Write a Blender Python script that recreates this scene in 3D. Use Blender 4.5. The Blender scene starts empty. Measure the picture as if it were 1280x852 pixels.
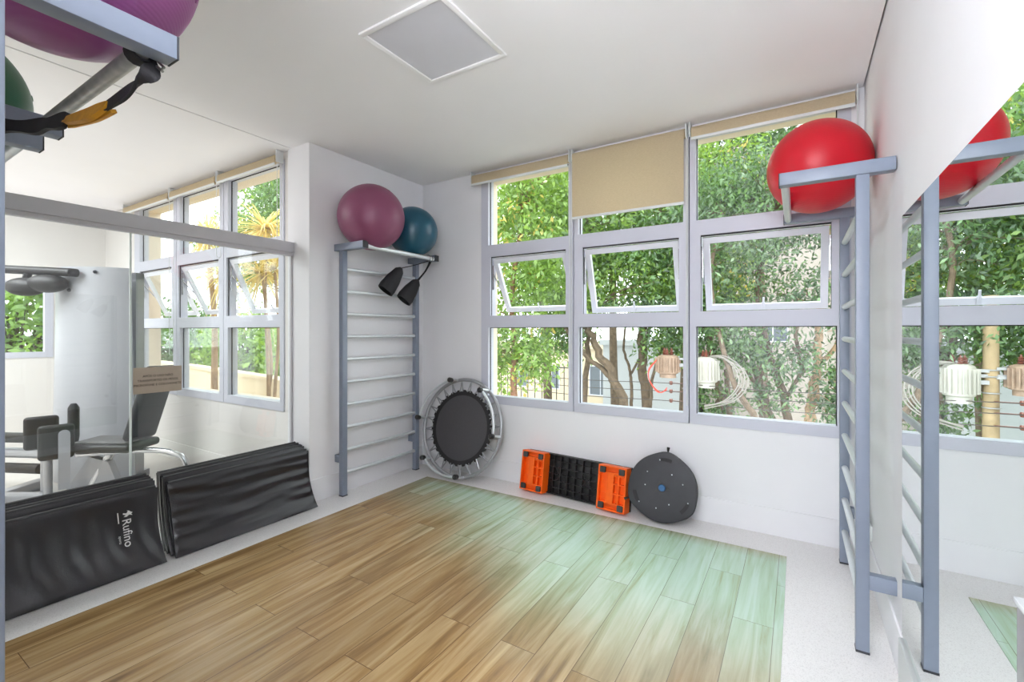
import bpy, bmesh, math, random
import numpy as np
from mathutils import Vector, Matrix, noise

# ------------------------------------------------------------------ camera, light, exposure
S = bpy.context.scene
COL = S.collection
CAM_H = 1.45
cd = bpy.data.cameras.new('camera'); cam = bpy.data.objects.new('camera', cd); COL.objects.link(cam)
cam.location = (0, 0, CAM_H)
cam.rotation_euler = (math.pi / 2, 0, math.atan2(357, 574))
cd.sensor_fit = 'HORIZONTAL'; cd.sensor_width = 36.0; cd.lens = 574 / 1280 * 36.0
cd.shift_y = -12.5 / 1280; cd.clip_start = .02; cd.clip_end = 300
S.camera = cam

SKY_STRENGTH = 2.5
SUN_STRENGTH = 1.3
W = bpy.data.worlds.new('sky'); S.world = W; W.use_nodes = True
bgn = W.node_tree.nodes['Background']
bgn.inputs['Color'].default_value = (.93, .97, 1.0, 1); bgn.inputs['Strength'].default_value = SKY_STRENGTH
sl = bpy.data.lights.new('sun', 'SUN'); sl.energy = SUN_STRENGTH; sl.angle = math.radians(6); sl.color = (1, .95, .86)
sun = bpy.data.objects.new('sun', sl); COL.objects.link(sun)
sun.rotation_euler = Vector((-.35, .75, -1.0)).to_track_quat('-Z', 'Y').to_euler()


def fill_light(name, loc, sx, sy, watts, color=(.96, .98, 1)):
    l = bpy.data.lights.new(name, 'AREA'); l.shape = 'RECTANGLE'; l.size = sx; l.size_y = sy
    l.energy = watts; l.color = color
    o = bpy.data.objects.new(name, l); COL.objects.link(o); o.location = loc
    return o


fill_light('hall_fill_light', (-.3, -1.4, 2.99), 1.2, 1.6, 46)  # unseen fill light, added behind the camera to brighten the room
fill_light('gym_fill_light', (-5.9, -.1, 2.99), 2.4, 1.2, 80)  # added fill for the gym side, no fixture in view
up_fill = fill_light('hall_fill_upward', (-.55, -1.25, 1.6), 1.0, .8, 78)       # upward fill added out of view behind the camera to lift the ceiling
up_fill.rotation_euler = (math.pi, 0, 0)

S.view_settings.view_transform = 'Standard'
S.view_settings.look = 'None'
S.view_settings.gamma = 1.0
S.view_settings.use_curve_mapping = False
S.view_settings.exposure = .78
S.cycles.max_bounces = 10; S.cycles.diffuse_bounces = 6; S.cycles.glossy_bounces = 5
S.cycles.transparent_max_bounces = 24; S.cycles.transmission_bounces = 6
S.cycles.caustics_reflective = False; S.cycles.caustics_refractive = False
S.cycles.sample_clamp_indirect = 6.0
S.cycles.use_denoising = True

# ------------------------------------------------------------------ helpers
PI = math.pi
ORG = {}


def lin(c):
    return tuple((x / 255 / 12.92) if x / 255 <= .04045 else ((x / 255 + .055) / 1.055) ** 2.4 for x in c)


def material(name, rgb, rough=.5, metal=0.0, spec=.5, var=.0, scale=8.0, bump=0.0, bscale=200.0, coat=0.0):
    m = bpy.data.materials.new(name); m.use_nodes = True
    nt = m.node_tree; b = nt.nodes['Principled BSDF']
    c = lin(rgb)
    b.inputs['Base Color'].default_value = (*c, 1)
    b.inputs['Roughness'].default_value = rough; b.inputs['Metallic'].default_value = metal
    b.inputs['Specular IOR Level'].default_value = spec
    if coat: b.inputs['Coat Weight'].default_value = coat; b.inputs['Coat Roughness'].default_value = .15
    tc = nt.nodes.new('ShaderNodeTexCoord')
    if var > 0:
        n = nt.nodes.new('ShaderNodeTexNoise'); n.inputs['Scale'].default_value = scale; n.inputs['Detail'].default_value = 5
        nt.links.new(tc.outputs['Object'], n.inputs['Vector'])
        r = nt.nodes.new('ShaderNodeValToRGB')
        r.color_ramp.elements[0].position = .3; r.color_ramp.elements[1].position = .7
        r.color_ramp.elements[0].color = (*[x * (1 - var) for x in c], 1)
        r.color_ramp.elements[1].color = (*[min(1, x * (1 + var)) for x in c], 1)
        nt.links.new(n.outputs['Fac'], r.inputs['Fac']); nt.links.new(r.outputs['Color'], b.inputs['Base Color'])
    if bump > 0:
        n2 = nt.nodes.new('ShaderNodeTexNoise'); n2.inputs['Scale'].default_value = bscale; n2.inputs['Detail'].default_value = 3
        nt.links.new(tc.outputs['Object'], n2.inputs['Vector'])
        bp = nt.nodes.new('ShaderNodeBump'); bp.inputs['Strength'].default_value = bump; bp.inputs['Distance'].default_value = .002
        nt.links.new(n2.outputs['Fac'], bp.inputs['Height']); nt.links.new(bp.outputs['Normal'], b.inputs['Normal'])
    return m


def glass_mat(name, tint=(1, 1, 1), base=.045):
    m = bpy.data.materials.new(name); m.use_nodes = True; nt = m.node_tree
    nt.nodes.remove(nt.nodes['Principled BSDF']); out = nt.nodes['Material Output']
    tr = nt.nodes.new('ShaderNodeBsdfTransparent'); tr.inputs['Color'].default_value = (*tint, 1)
    gl = nt.nodes.new('ShaderNodeBsdfGlossy'); gl.inputs['Roughness'].default_value = 0
    lw = nt.nodes.new('ShaderNodeLayerWeight'); lw.inputs['Blend'].default_value = .5
    pw = nt.nodes.new('ShaderNodeMath'); pw.operation = 'POWER'; pw.inputs[1].default_value = 5
    ml = nt.nodes.new('ShaderNodeMath'); ml.operation = 'MULTIPLY_ADD'; ml.inputs[1].default_value = .8; ml.inputs[2].default_value = base
    mx = nt.nodes.new('ShaderNodeMixShader')
    nt.links.new(lw.outputs['Facing'], pw.inputs[0]); nt.links.new(pw.outputs[0], ml.inputs[0])
    nt.links.new(ml.outputs[0], mx.inputs['Fac']); nt.links.new(tr.outputs[0], mx.inputs[1]); nt.links.new(gl.outputs[0], mx.inputs[2])
    nt.links.new(mx.outputs[0], out.inputs['Surface'])
    return m


def leaf_mat(name, dark, light, trans, tfac=.45):
    m = bpy.data.materials.new(name); m.use_nodes = True; nt = m.node_tree
    nt.nodes.remove(nt.nodes['Principled BSDF']); out = nt.nodes['Material Output']
    g = nt.nodes.new('ShaderNodeNewGeometry')
    r = nt.nodes.new('ShaderNodeValToRGB')
    r.color_ramp.elements[0].color = (*lin(dark), 1); r.color_ramp.elements[1].color = (*lin(light), 1)
    nt.links.new(g.outputs['Random Per Island'], r.inputs['Fac'])
    d = nt.nodes.new('ShaderNodeBsdfDiffuse'); nt.links.new(r.outputs['Color'], d.inputs['Color'])
    t = nt.nodes.new('ShaderNodeBsdfTranslucent'); t.inputs['Color'].default_value = (*lin(trans), 1)
    mx = nt.nodes.new('ShaderNodeMixShader'); mx.inputs['Fac'].default_value = tfac
    nt.links.new(d.outputs[0], mx.inputs[1]); nt.links.new(t.outputs[0], mx.inputs[2])
    gl = nt.nodes.new('ShaderNodeBsdfGlossy'); gl.inputs['Roughness'].default_value = .35
    m2 = nt.nodes.new('ShaderNodeMixShader'); m2.inputs['Fac'].default_value = .05
    nt.links.new(mx.outputs[0], m2.inputs[1]); nt.links.new(gl.outputs[0], m2.inputs[2])
    nt.links.new(m2.outputs[0], out.inputs['Surface'])
    return m


def wood_floor_mat():
    m = bpy.data.materials.new('oak_planks'); m.use_nodes = True; nt = m.node_tree; N = nt.nodes.new; L = nt.links.new
    b = nt.nodes['Principled BSDF']
    tc = N('ShaderNodeTexCoord')
    rot = N('ShaderNodeMapping'); rot.inputs['Rotation'].default_value = (0, 0, -PI / 2); rot.inputs['Location'].default_value = (0, .06, 0)
    L(tc.outputs['Object'], rot.inputs['Vector'])
    br = N('ShaderNodeTexBrick'); br.offset = .37; br.offset_frequency = 2
    br.inputs['Scale'].default_value = 1; br.inputs['Brick Width'].default_value = 1.22; br.inputs['Row Height'].default_value = .18
    br.inputs['Mortar Size'].default_value = .0016; br.inputs['Mortar Smooth'].default_value = .2; br.inputs['Bias'].default_value = 0
    br.inputs['Color1'].default_value = (0, 0, 0, 1); br.inputs['Color2'].default_value = (1, 1, 1, 1); br.inputs['Mortar'].default_value = (.5, .5, .5, 1)
    L(rot.outputs['Vector'], br.inputs['Vector'])
    # grain: noise stretched along the plank, shifted per plank
    sc = N('ShaderNodeMapping'); sc.inputs['Scale'].default_value = (1.1, 16, 1); L(rot.outputs['Vector'], sc.inputs['Vector'])
    ad = N('ShaderNodeVectorMath'); ad.operation = 'MULTIPLY_ADD'; ad.inputs[1].default_value = (7, 13, 9)
    L(br.outputs['Color'], ad.inputs[0]); L(sc.outputs['Vector'], ad.inputs[2])
    n1 = N('ShaderNodeTexNoise'); n1.inputs['Scale'].default_value = 1.0; n1.inputs['Detail'].default_value = 6; n1.inputs['Roughness'].default_value = .62; n1.inputs['Distortion'].default_value = .9
    L(ad.outputs['Vector'], n1.inputs['Vector'])
    r = N('ShaderNodeValToRGB'); e = r.color_ramp.elements
    e[0].position = .28; e[0].color = (*lin((112, 84, 48)), 1); e[1].position = .72; e[1].color = (*lin((188, 162, 118)), 1)
    k = r.color_ramp.elements.new(.47); k.color = (*lin((152, 121, 78)), 1)
    L(n1.outputs['Fac'], r.inputs['Fac'])
    hs = N('ShaderNodeHueSaturation'); mr = N('ShaderNodeMapRange'); mr.inputs['To Min'].default_value = .86; mr.inputs['To Max'].default_value = 1.1
    L(br.outputs['Color'], mr.inputs['Value']); L(mr.outputs['Result'], hs.inputs['Value']); L(r.outputs['Color'], hs.inputs['Color'])
    mx = N('ShaderNodeMix'); mx.data_type = 'RGBA'; L(br.outputs['Fac'], mx.inputs['Factor']); L(hs.outputs['Color'], mx.inputs['A'])
    mx.inputs['B'].default_value = (*lin((88, 62, 36)), 1)
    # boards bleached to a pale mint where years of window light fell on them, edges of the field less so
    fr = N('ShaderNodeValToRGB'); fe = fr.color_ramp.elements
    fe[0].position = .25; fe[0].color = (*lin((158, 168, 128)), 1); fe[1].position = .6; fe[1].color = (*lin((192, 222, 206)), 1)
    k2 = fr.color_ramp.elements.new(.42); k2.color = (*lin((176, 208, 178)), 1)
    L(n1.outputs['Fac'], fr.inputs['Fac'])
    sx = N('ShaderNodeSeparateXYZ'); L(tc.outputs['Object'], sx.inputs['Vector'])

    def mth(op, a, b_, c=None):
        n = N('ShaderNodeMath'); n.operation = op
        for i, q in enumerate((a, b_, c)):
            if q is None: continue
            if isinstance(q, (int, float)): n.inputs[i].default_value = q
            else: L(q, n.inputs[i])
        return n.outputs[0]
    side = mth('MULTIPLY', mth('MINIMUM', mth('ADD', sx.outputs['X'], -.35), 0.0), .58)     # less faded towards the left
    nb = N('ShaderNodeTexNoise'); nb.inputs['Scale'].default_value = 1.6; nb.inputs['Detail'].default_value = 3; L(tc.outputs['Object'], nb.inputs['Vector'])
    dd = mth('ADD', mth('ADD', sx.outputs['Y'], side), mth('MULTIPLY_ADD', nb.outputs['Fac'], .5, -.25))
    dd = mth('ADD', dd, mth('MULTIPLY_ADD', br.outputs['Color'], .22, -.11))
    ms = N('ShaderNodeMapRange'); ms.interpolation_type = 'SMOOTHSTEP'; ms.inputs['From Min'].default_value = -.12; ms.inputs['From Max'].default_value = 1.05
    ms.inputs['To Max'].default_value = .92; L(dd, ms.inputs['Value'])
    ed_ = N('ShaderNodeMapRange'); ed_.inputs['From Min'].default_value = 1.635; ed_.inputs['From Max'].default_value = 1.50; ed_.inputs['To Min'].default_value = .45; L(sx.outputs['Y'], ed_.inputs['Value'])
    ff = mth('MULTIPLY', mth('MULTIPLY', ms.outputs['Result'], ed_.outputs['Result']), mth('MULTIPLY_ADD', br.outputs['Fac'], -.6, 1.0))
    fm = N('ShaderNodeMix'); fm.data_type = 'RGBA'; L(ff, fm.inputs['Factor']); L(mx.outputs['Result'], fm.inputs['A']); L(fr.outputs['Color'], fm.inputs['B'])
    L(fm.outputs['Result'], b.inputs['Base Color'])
    b.inputs['Roughness'].default_value = .26
    b.inputs['IOR'].default_value = 1.55
    bp = N('ShaderNodeBump'); bp.inputs['Strength'].default_value = .12; bp.inputs['Distance'].default_value = .002
    L(n1.outputs['Fac'], bp.inputs['Height']); L(bp.outputs['Normal'], b.inputs['Normal'])
    return m


def terrazzo_mat():
    m = bpy.data.materials.new('white_terrazzo'); m.use_nodes = True; nt = m.node_tree; N = nt.nodes.new; L = nt.links.new
    b = nt.nodes['Principled BSDF']; tc = N('ShaderNodeTexCoord')
    v = N('ShaderNodeTexVoronoi'); v.inputs['Scale'].default_value = 300; L(tc.outputs['Object'], v.inputs['Vector'])
    r = N('ShaderNodeValToRGB'); e = r.color_ramp.elements
    e[0].position = .08; e[0].color = (*lin((210, 207, 206)), 1); e[1].position = .4; e[1].color = (*lin((233, 231, 230)), 1)
    L(v.outputs['Color'], r.inputs['Fac']); L(r.outputs['Color'], b.inputs['Base Color'])
    b.inputs['Roughness'].default_value = .35
    return m


def fabric_mat():
    m = bpy.data.materials.new('beige_screen_fabric'); m.use_nodes = True; nt = m.node_tree; N = nt.nodes.new; L = nt.links.new
    nt.nodes.remove(nt.nodes['Principled BSDF']); out = nt.nodes['Material Output']
    tc = N('ShaderNodeTexCoord'); n = N('ShaderNodeTexNoise'); n.inputs['Scale'].default_value = 60
    mp = N('ShaderNodeMapping'); mp.inputs['Scale'].default_value = (1, 1, 6); L(tc.outputs['Object'], mp.inputs['Vector']); L(mp.outputs['Vector'], n.inputs['Vector'])
    r = N('ShaderNodeValToRGB'); r.color_ramp.elements[0].color = (*lin((205, 190, 160)), 1); r.color_ramp.elements[1].color = (*lin((232, 219, 192)), 1)
    L(n.outputs['Fac'], r.inputs['Fac'])
    d = N('ShaderNodeBsdfDiffuse'); t = N('ShaderNodeBsdfTranslucent'); L(r.outputs['Color'], d.inputs['Color']); L(r.outputs['Color'], t.inputs['Color'])
    a = N('ShaderNodeMixShader'); a.inputs['Fac'].default_value = .42; L(d.outputs[0], a.inputs[1]); L(t.outputs[0], a.inputs[2])
    tr = N('ShaderNodeBsdfTransparent'); c = N('ShaderNodeMixShader'); c.inputs['Fac'].default_value = .05
    L(a.outputs[0], c.inputs[1]); L(tr.outputs[0], c.inputs[2]); L(c.outputs[0], out.inputs['Surface'])
    return m


def ball_mat(name, rgb, rough=.38):
    m = material(name, rgb, rough, spec=.5)
    nt = m.node_tree; b = nt.nodes['Principled BSDF']
    tc = nt.nodes.new('ShaderNodeTexCoord')
    w = nt.nodes.new('ShaderNodeTexWave'); w.wave_type = 'BANDS'; w.bands_direction = 'Z'; w.inputs['Scale'].default_value = 38; w.inputs['Distortion'].default_value = .3
    nt.links.new(tc.outputs['Object'], w.inputs['Vector'])
    bp = nt.nodes.new('ShaderNodeBump'); bp.inputs['Strength'].default_value = .14; bp.inputs['Distance'].default_value = .003
    nt.links.new(w.outputs['Color'], bp.inputs['Height']); nt.links.new(bp.outputs['Normal'], b.inputs['Normal'])
    return m


M = dict(
    wall=material('wall_paint', (236, 236, 239), .75, var=.012, scale=3, bump=.25, bscale=260),
    ceil=material('ceiling_paint', (246, 246, 247), .85, var=.01, scale=2),
    gymwall=material('gym_wall_paint', (232, 229, 226), .75, var=.012, scale=3, bump=.2, bscale=260),
    dark=material('gap_dark', (50, 46, 44), .9),
    render=material('exterior_render', (228, 214, 196), .9, var=.03, scale=3, bump=.3, bscale=90),
    frame=material('aluminium_frame', (203, 205, 217), .42, var=.01),
    sash=material('sash_frame', (226, 228, 236), .4, var=.01),
    gasket=material('black_gasket', (40, 38, 42), .7),
    header=material('partition_header', (196, 195, 200), .45, var=.015, scale=20),
    glass=glass_mat('window_glass', (.97, .99, .98), .025),
    pglass=glass_mat('partition_glass', (.95, .97, .965), .05),
    edge=material('glass_edge', (225, 235, 232), .2),
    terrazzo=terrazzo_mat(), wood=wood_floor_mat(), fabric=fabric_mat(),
    gymfloor=material('gym_floor_tile', (205, 201, 196), .4, var=.03, scale=6),
    steel=material('blue_grey_paint', (132, 142, 159), .38, var=.02, scale=30),
    rung=material('silver_tube', (214, 219, 222), .32, metal=.3, var=.03, scale=40),
    scuffed=material('scuffed_tube', (172, 172, 168), .4, metal=.5, var=.18, scale=25),
    chrome=material('chrome', (205, 205, 208), .18, metal=.9),
    cap=material('black_end_cap', (58, 60, 66), .6),
    vinyl=material('black_vinyl', (24, 21, 28), .31, spec=.6, var=.12, scale=12, bump=.3, bscale=150),
    vedge=material('vinyl_edge', (27, 26, 30), .45, spec=.5),
    white=material('white_print', (228, 228, 228), .6),
    black=material('black_plastic', (34, 33, 35), .5, var=.1, scale=30),
    bosu=material('grey_black_plastic', (46, 46, 51), .55, var=.12, scale=14, bump=.3, bscale=300),
    orange=material('orange_plastic', (248, 100, 14), .42, var=.04, scale=20),
    foot=material('dark_rubber', (62, 60, 60), .7),
    mesh=material('trampoline_mat', (72, 70, 74), .65, var=.05, scale=60, bump=.3, bscale=400),
    band=material('black_band', (28, 27, 30), .7),
    webbing=material('black_webbing', (30, 29, 34), .7, var=.1, scale=60, bump=.4, bscale=300),
    yellow=material('yellow_webbing', (205, 145, 20), .6, var=.12, scale=40),
    strapmetal=material('buckle', (150, 150, 150), .3, metal=.9),
    mirror=material('mirror_silver', (236, 242, 240), .0, metal=1.0),
    mirror_edge=material('mirror_edge', (222, 226, 226), .4),
    panel=material('grey_diffuser', (218, 219, 226), .45, var=.02, scale=4),
    sign=material('beige_sign', (176, 162, 146), .55, var=.02, scale=30),
    ink=material('dark_ink', (52, 44, 40), .7),
    shroud=material('machine_shroud', (172, 174, 180), .35, var=.02, scale=5),
    pad=material('dark_upholstery', (24, 24, 26), .5, var=.05, scale=30),
    padlight=material('grey_upholstery', (96, 95, 95), .6, var=.05, scale=30),
    greymetal=material('grey_machine_metal', (165, 166, 170), .35, metal=.4, var=.02),
    bark=material('bark', (98, 84, 70), .9, var=.35, scale=9, bump=.8, bscale=30),
    bark2=material('pale_bark', (158, 132, 104), .9, var=.3, scale=9, bump=.8, bscale=30),
    bark3=material('reddish_bark', (134, 98, 78), .9, var=.3, scale=9, bump=.8, bscale=30),
    leafA=leaf_mat('bright_leaves', (52, 84, 40), (156, 188, 108), (170, 205, 70), .42),
    leafB=leaf_mat('deep_leaves', (34, 64, 38), (124, 158, 110), (130, 170, 70), .38),
    leafC=leaf_mat('grey_green_leaves', (30, 52, 38), (118, 144, 112), (105, 140, 76), .33),
    leafY=leaf_mat('yellow_leaves', (160, 140, 60), (232, 214, 130), (240, 215, 110), .5),
    leafO=leaf_mat('straw_strap_leaves', (178, 160, 84), (236, 216, 160), (236, 214, 130), .5),
    tank=material('white_tank', (172, 170, 163), .55, var=.05, scale=6),
    rust=material('rusty_tank', (150, 128, 112), .65, var=.22, scale=7),
    porcelain=material('brown_porcelain', (112, 66, 56), .3),
    pole=material('weathered_pole', (158, 138, 108), .9, var=.14, scale=5, bump=.4, bscale=40),
    cable=material('grey_cable', (135, 131, 126), .6),
    dcable=material('dark_cable', (74, 68, 66), .7),
    rcable=material('red_cable', (204, 70, 58), .6),
    bwhite=material('pale_grey_render', (176, 179, 184), .9, var=.03, scale=.6),
    bbeige=material('warm_pale_render', (160, 152, 145), .9, var=.04, scale=.5),
    bcream=material('cream_render', (206, 190, 166), .9, var=.04, scale=.6),
    bglass=material('dark_pane', (92, 100, 108), .15),
    ground=material('ground', (150, 150, 130), .95, var=.2, scale=.5),
    hedge=material('soil', (92, 74, 58), .95, var=.2, scale=5),
)


class MB:
    def __init__(s): s.bm = bmesh.new(); s.X = Matrix.Identity(4)

    def _t(s, vs):
        for v in vs: v.co = s.X @ v.co

    def box(s, x0, x1, y0, y1, z0, z1, bev=0.0, seg=2):
        t = bmesh.new()
        bmesh.ops.create_cube(t, size=1)
        for v in t.verts:
            v.co = Vector(((x0 + x1) / 2 + v.co.x * (x1 - x0), (y0 + y1) / 2 + v.co.y * (y1 - y0), (z0 + z1) / 2 + v.co.z * (z1 - z0)))
        if bev: bmesh.ops.bevel(t, geom=t.edges[:], offset=bev, segments=seg, affect='EDGES', profile=.5)
        s._merge(t); return s

    def _merge(s, t):
        mp = {}
        for v in t.verts: mp[v] = s.bm.verts.new(s.X @ v.co)
        for f in t.faces:
            try: s.bm.faces.new([mp[v] for v in f.verts])
            except ValueError: pass
        t.free()

    def tube(s, pts, r, n=12, caps=True, closed=False):
        pts = [Vector(p) for p in pts]; K = len(pts)
        rs = r if isinstance(r, (list, tuple)) else [r] * K
        rings = []; up = None
        for i, p in enumerate(pts):
            a = pts[i - 1] if (i > 0 or closed) else p
            b = pts[(i + 1) % K] if (i < K - 1 or closed) else p
            d = (b - a).normalized()
            if up is None:
                up = Vector((0, 0, 1)) if abs(d.z) < .9 else Vector((1, 0, 0))
            u = (up - d * up.dot(d))
            if u.length < 1e-5: u = d.orthogonal()
            u.normalize(); up = u; w = d.cross(u)
            rings.append([s.bm.verts.new(s.X @ (p + (u * math.cos(2 * PI * k / n) + w * math.sin(2 * PI * k / n)) * rs[i])) for k in range(n)])
        rng = range(K if closed else K - 1)
        for i in rng:
            A, B = rings[i], rings[(i + 1) % K]
            for k in range(n): s.bm.faces.new((A[k], A[(k + 1) % n], B[(k + 1) % n], B[k]))
        if caps and not closed:
            s.bm.faces.new(rings[0][::-1]); s.bm.faces.new(rings[-1])
        return s

    def ribbon(s, pts, w, t, side):
        """flat strap: pts, width w along side dirs, thickness t"""
        pts = [Vector(p) for p in pts]; rings = []
        for i, p in enumerate(pts):
            a = pts[max(0, i - 1)]; b = pts[min(len(pts) - 1, i + 1)]; d = (b - a).normalized()
            sd = Vector(side[i] if isinstance(side, list) else side); sd = (sd - d * sd.dot(d)).normalized(); nrm = d.cross(sd)
            ww = w[i] if isinstance(w, list) else w
            rings.append([s.bm.verts.new(s.X @ (p + sd * sx * ww / 2 + nrm * sy * t / 2)) for sx, sy in ((-1, -1), (1, -1), (1, 1), (-1, 1))])
        for A, B in zip(rings, rings[1:]):
            for k in range(4): s.bm.faces.new((A[k], A[(k + 1) % 4], B[(k + 1) % 4], B[k]))
        s.bm.faces.new(rings[0][::-1]); s.bm.faces.new(rings[-1]); return s

    def lathe(s, prof, n=32, axis=None):
        """prof: list (r,z); axis matrix maps local z axis"""
        A = axis or Matrix.Identity(4); rings = []
        for r, z in prof:
            if r < 1e-6: rings.append([s.bm.verts.new(s.X @ (A @ Vector((0, 0, z))))])
            else: rings.append([s.bm.verts.new(s.X @ (A @ Vector((r * math.cos(2 * PI * k / n), r * math.sin(2 * PI * k / n), z)))) for k in range(n)])
        for A_, B_ in zip(rings, rings[1:]):
            for k in range(n):
                a, b = A_[k % len(A_)], A_[(k + 1) % n % len(A_)]; c, d = B_[(k + 1) % n % len(B_)], B_[k % len(B_)]
                f = []
                for v in (a, b, c, d):
                    if v not in f: f.append(v)
                if len(f) > 2:
                    try: s.bm.faces.new(f)
                    except ValueError: pass
        return s

    def sphere(s, c, r, u=48, v=32, sc=(1, 1, 1)):
        t = bmesh.new(); bmesh.ops.create_uvsphere(t, u_segments=u, v_segments=v, radius=r)
        for q in t.verts: q.co = Vector((q.co.x * sc[0], q.co.y * sc[1], q.co.z * sc[2])) + Vector(c)
        s._merge(t); return s

    def prism(s, poly, d, frame):
        """polygon (2D) extruded by d along frame z"""
        lo = [s.bm.verts.new(s.X @ (frame @ Vector((x, y, 0)))) for x, y in poly]
        hi = [s.bm.verts.new(s.X @ (frame @ Vector((x, y, d)))) for x, y in poly]
        n = len(poly)
        for k in range(n): s.bm.faces.new((lo[k], lo[(k + 1) % n], hi[(k + 1) % n], hi[k]))
        s.bm.faces.new(lo[::-1]); s.bm.faces.new(hi); return s

    def build(s, name, mat, parent=None, org=None, smooth=True):
        bmesh.ops.recalc_face_normals(s.bm, faces=s.bm.faces[:])
        o_ = Vector(ORG[parent.name]) if parent else Vector(org or (0, 0, 0))
        for v in s.bm.verts: v.co -= o_
        if smooth:
            for f in s.bm.faces: f.smooth = True
            for e in s.bm.edges:
                if len(e.link_faces) == 2 and e.calc_face_angle(0) > math.radians(38): e.smooth = False
        me = bpy.data.meshes.new(name); s.bm.to_mesh(me); s.bm.free()
        for m_ in (mat if isinstance(mat, list) else [mat]): me.materials.append(m_)
        return link(name, me, parent, o_)


def link(name, me, parent, o_):
    o = bpy.data.objects.new(name, me); COL.objects.link(o)
    if parent: o.parent = parent
    else: o.location = o_
    ORG[o.name] = tuple(o_)
    return o


def tag(o, label, cat, group=None):
    o['label'] = label; o['category'] = cat
    if group: o['group'] = group
    return o


def thing(name, label, cat, loc=(0, 0, 0), group=None):
    o = bpy.data.objects.new(name, None); COL.objects.link(o); o.location = loc; o.empty_display_size = .1
    ORG[o.name] = tuple(loc)
    return tag(o, label, cat, group)


def struct(o): o['kind'] = 'structure'; return o


def sempty(name, loc):
    o = bpy.data.objects.new(name, None); COL.objects.link(o); o.location = loc; ORG[o.name] = tuple(loc); o.empty_display_size = .1
    return struct(o)


def sbox(name, mat, *b, bev=0.0):
    return struct(MB().box(*b, bev=bev).build(name, mat, org=((b[0] + b[1]) / 2, (b[2] + b[3]) / 2, b[4])))


def rawmesh(name, verts, faces, mat, parent):
    me = bpy.data.meshes.new(name); o_ = Vector(ORG[parent.name]) if parent else Vector((0, 0, 0))
    v = np.asarray(verts, dtype=np.float32) - np.array(o_, dtype=np.float32); f = np.asarray(faces, dtype=np.int32)
    k = f.shape[1]
    me.vertices.add(len(v)); me.vertices.foreach_set('co', v.ravel())
    me.loops.add(f.size); me.loops.foreach_set('vertex_index', f.ravel())
    me.polygons.add(len(f)); me.polygons.foreach_set('loop_start', np.arange(0, f.size, k, dtype=np.int32))
    me.update(calc_edges=True); me.validate()
    for m_ in (mat if isinstance(mat, list) else [mat]): me.materials.append(m_)
    return link(name, me, parent, o_)


def text_mesh(name, body, size, frame, mat, parent, align='CENTER', depth=.0006):
    cu = bpy.data.curves.new(name, 'FONT'); cu.body = body; cu.size = size; cu.align_x = align; cu.extrude = depth
    t = bpy.data.objects.new(name, cu); COL.objects.link(t)
    dg = bpy.context.evaluated_depsgraph_get(); me = bpy.data.meshes.new_from_object(t.evaluated_get(dg))
    bpy.data.objects.remove(t); bpy.data.curves.remove(cu)
    o_ = Vector(ORG[parent.name])
    for v in me.vertices: v.co = frame @ v.co - o_
    me.materials.clear(); me.materials.append(mat); me.name = name
    return link(name, me, parent, o_)


def frame_of(o, x, y):
    x = Vector(x).normalized(); y = Vector(y); y = (y - x * x.dot(y)).normalized(); z = x.cross(y)
    m = Matrix((x, y, z)).transposed().to_4x4(); m.translation = Vector(o); return m


def arc(c, r, a0, a1, n, fx, fy):
    c, fx, fy = Vector(c), Vector(fx), Vector(fy)
    return [c + fx * (r * math.cos(a0 + (a1 - a0) * i / (n - 1))) + fy * (r * math.sin(a0 + (a1 - a0) * i / (n - 1))) for i in range(n)]


# ------------------------------------------------------------------ room constants
HC = 3.038            # ceiling
WY = 3.754            # window wall, inside face
WX = -3.487           # left wall (pier) inside face
RX = .370             # right wall inside face
PY = 2.378            # pier face towards the gym window
PX = -3.73            # glass partition plane
GX = -8.05            # gym far-left wall
GY = 2.40             # gym window wall, inside face
BY = .05              # rear wall of this room, front face
ZB, ZT = .735, 2.97   # window unit bottom / top

# ------------------------------------------------------------------ structure
sbox('floor', M['terrazzo'], -3.80, .55, -3.2, 4.0, -.12, 0)
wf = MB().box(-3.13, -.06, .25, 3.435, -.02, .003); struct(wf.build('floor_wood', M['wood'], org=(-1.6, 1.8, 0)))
sbox('floor_gym', M['gymfloor'], GX - .2, -3.80, -1.6, 2.65, -.12, 0)
g = .007
sbox('ceiling', M['ceil'], -3.745 + g, RX - .009, -3.0, WY - g, HC, HC + .05)
sbox('ceiling_gym', M['ceil'], GX + g, -3.745 - g, -1.5, GY - .004, HC, HC + .05)
sbox('ceiling_slab', M['dark'], -3.79, .55, -3.2, 3.99, HC + .06, HC + .2)
sbox('ceiling_slab_gym', M['dark'], GX - .2, -3.79, -1.6, 2.655, HC + .06, HC + .2)


def wall_with_hole(name, mat, x0, x1, y0, y1, hx0, hx1, hz0, hz1, ztop=HC + .06):
    m = MB()
    if hx0 > x0: m.box(x0, hx0, y0, y1, 0, ztop)
    if x1 > hx1: m.box(hx1, x1, y0, y1, 0, ztop)
    m.box(hx0, hx1, y0, y1, 0, hz0); m.box(hx0, hx1, y0, y1, hz1, ztop)
    return struct(m.build(name, mat, org=((x0 + x1) / 2, y0, 0)))


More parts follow.
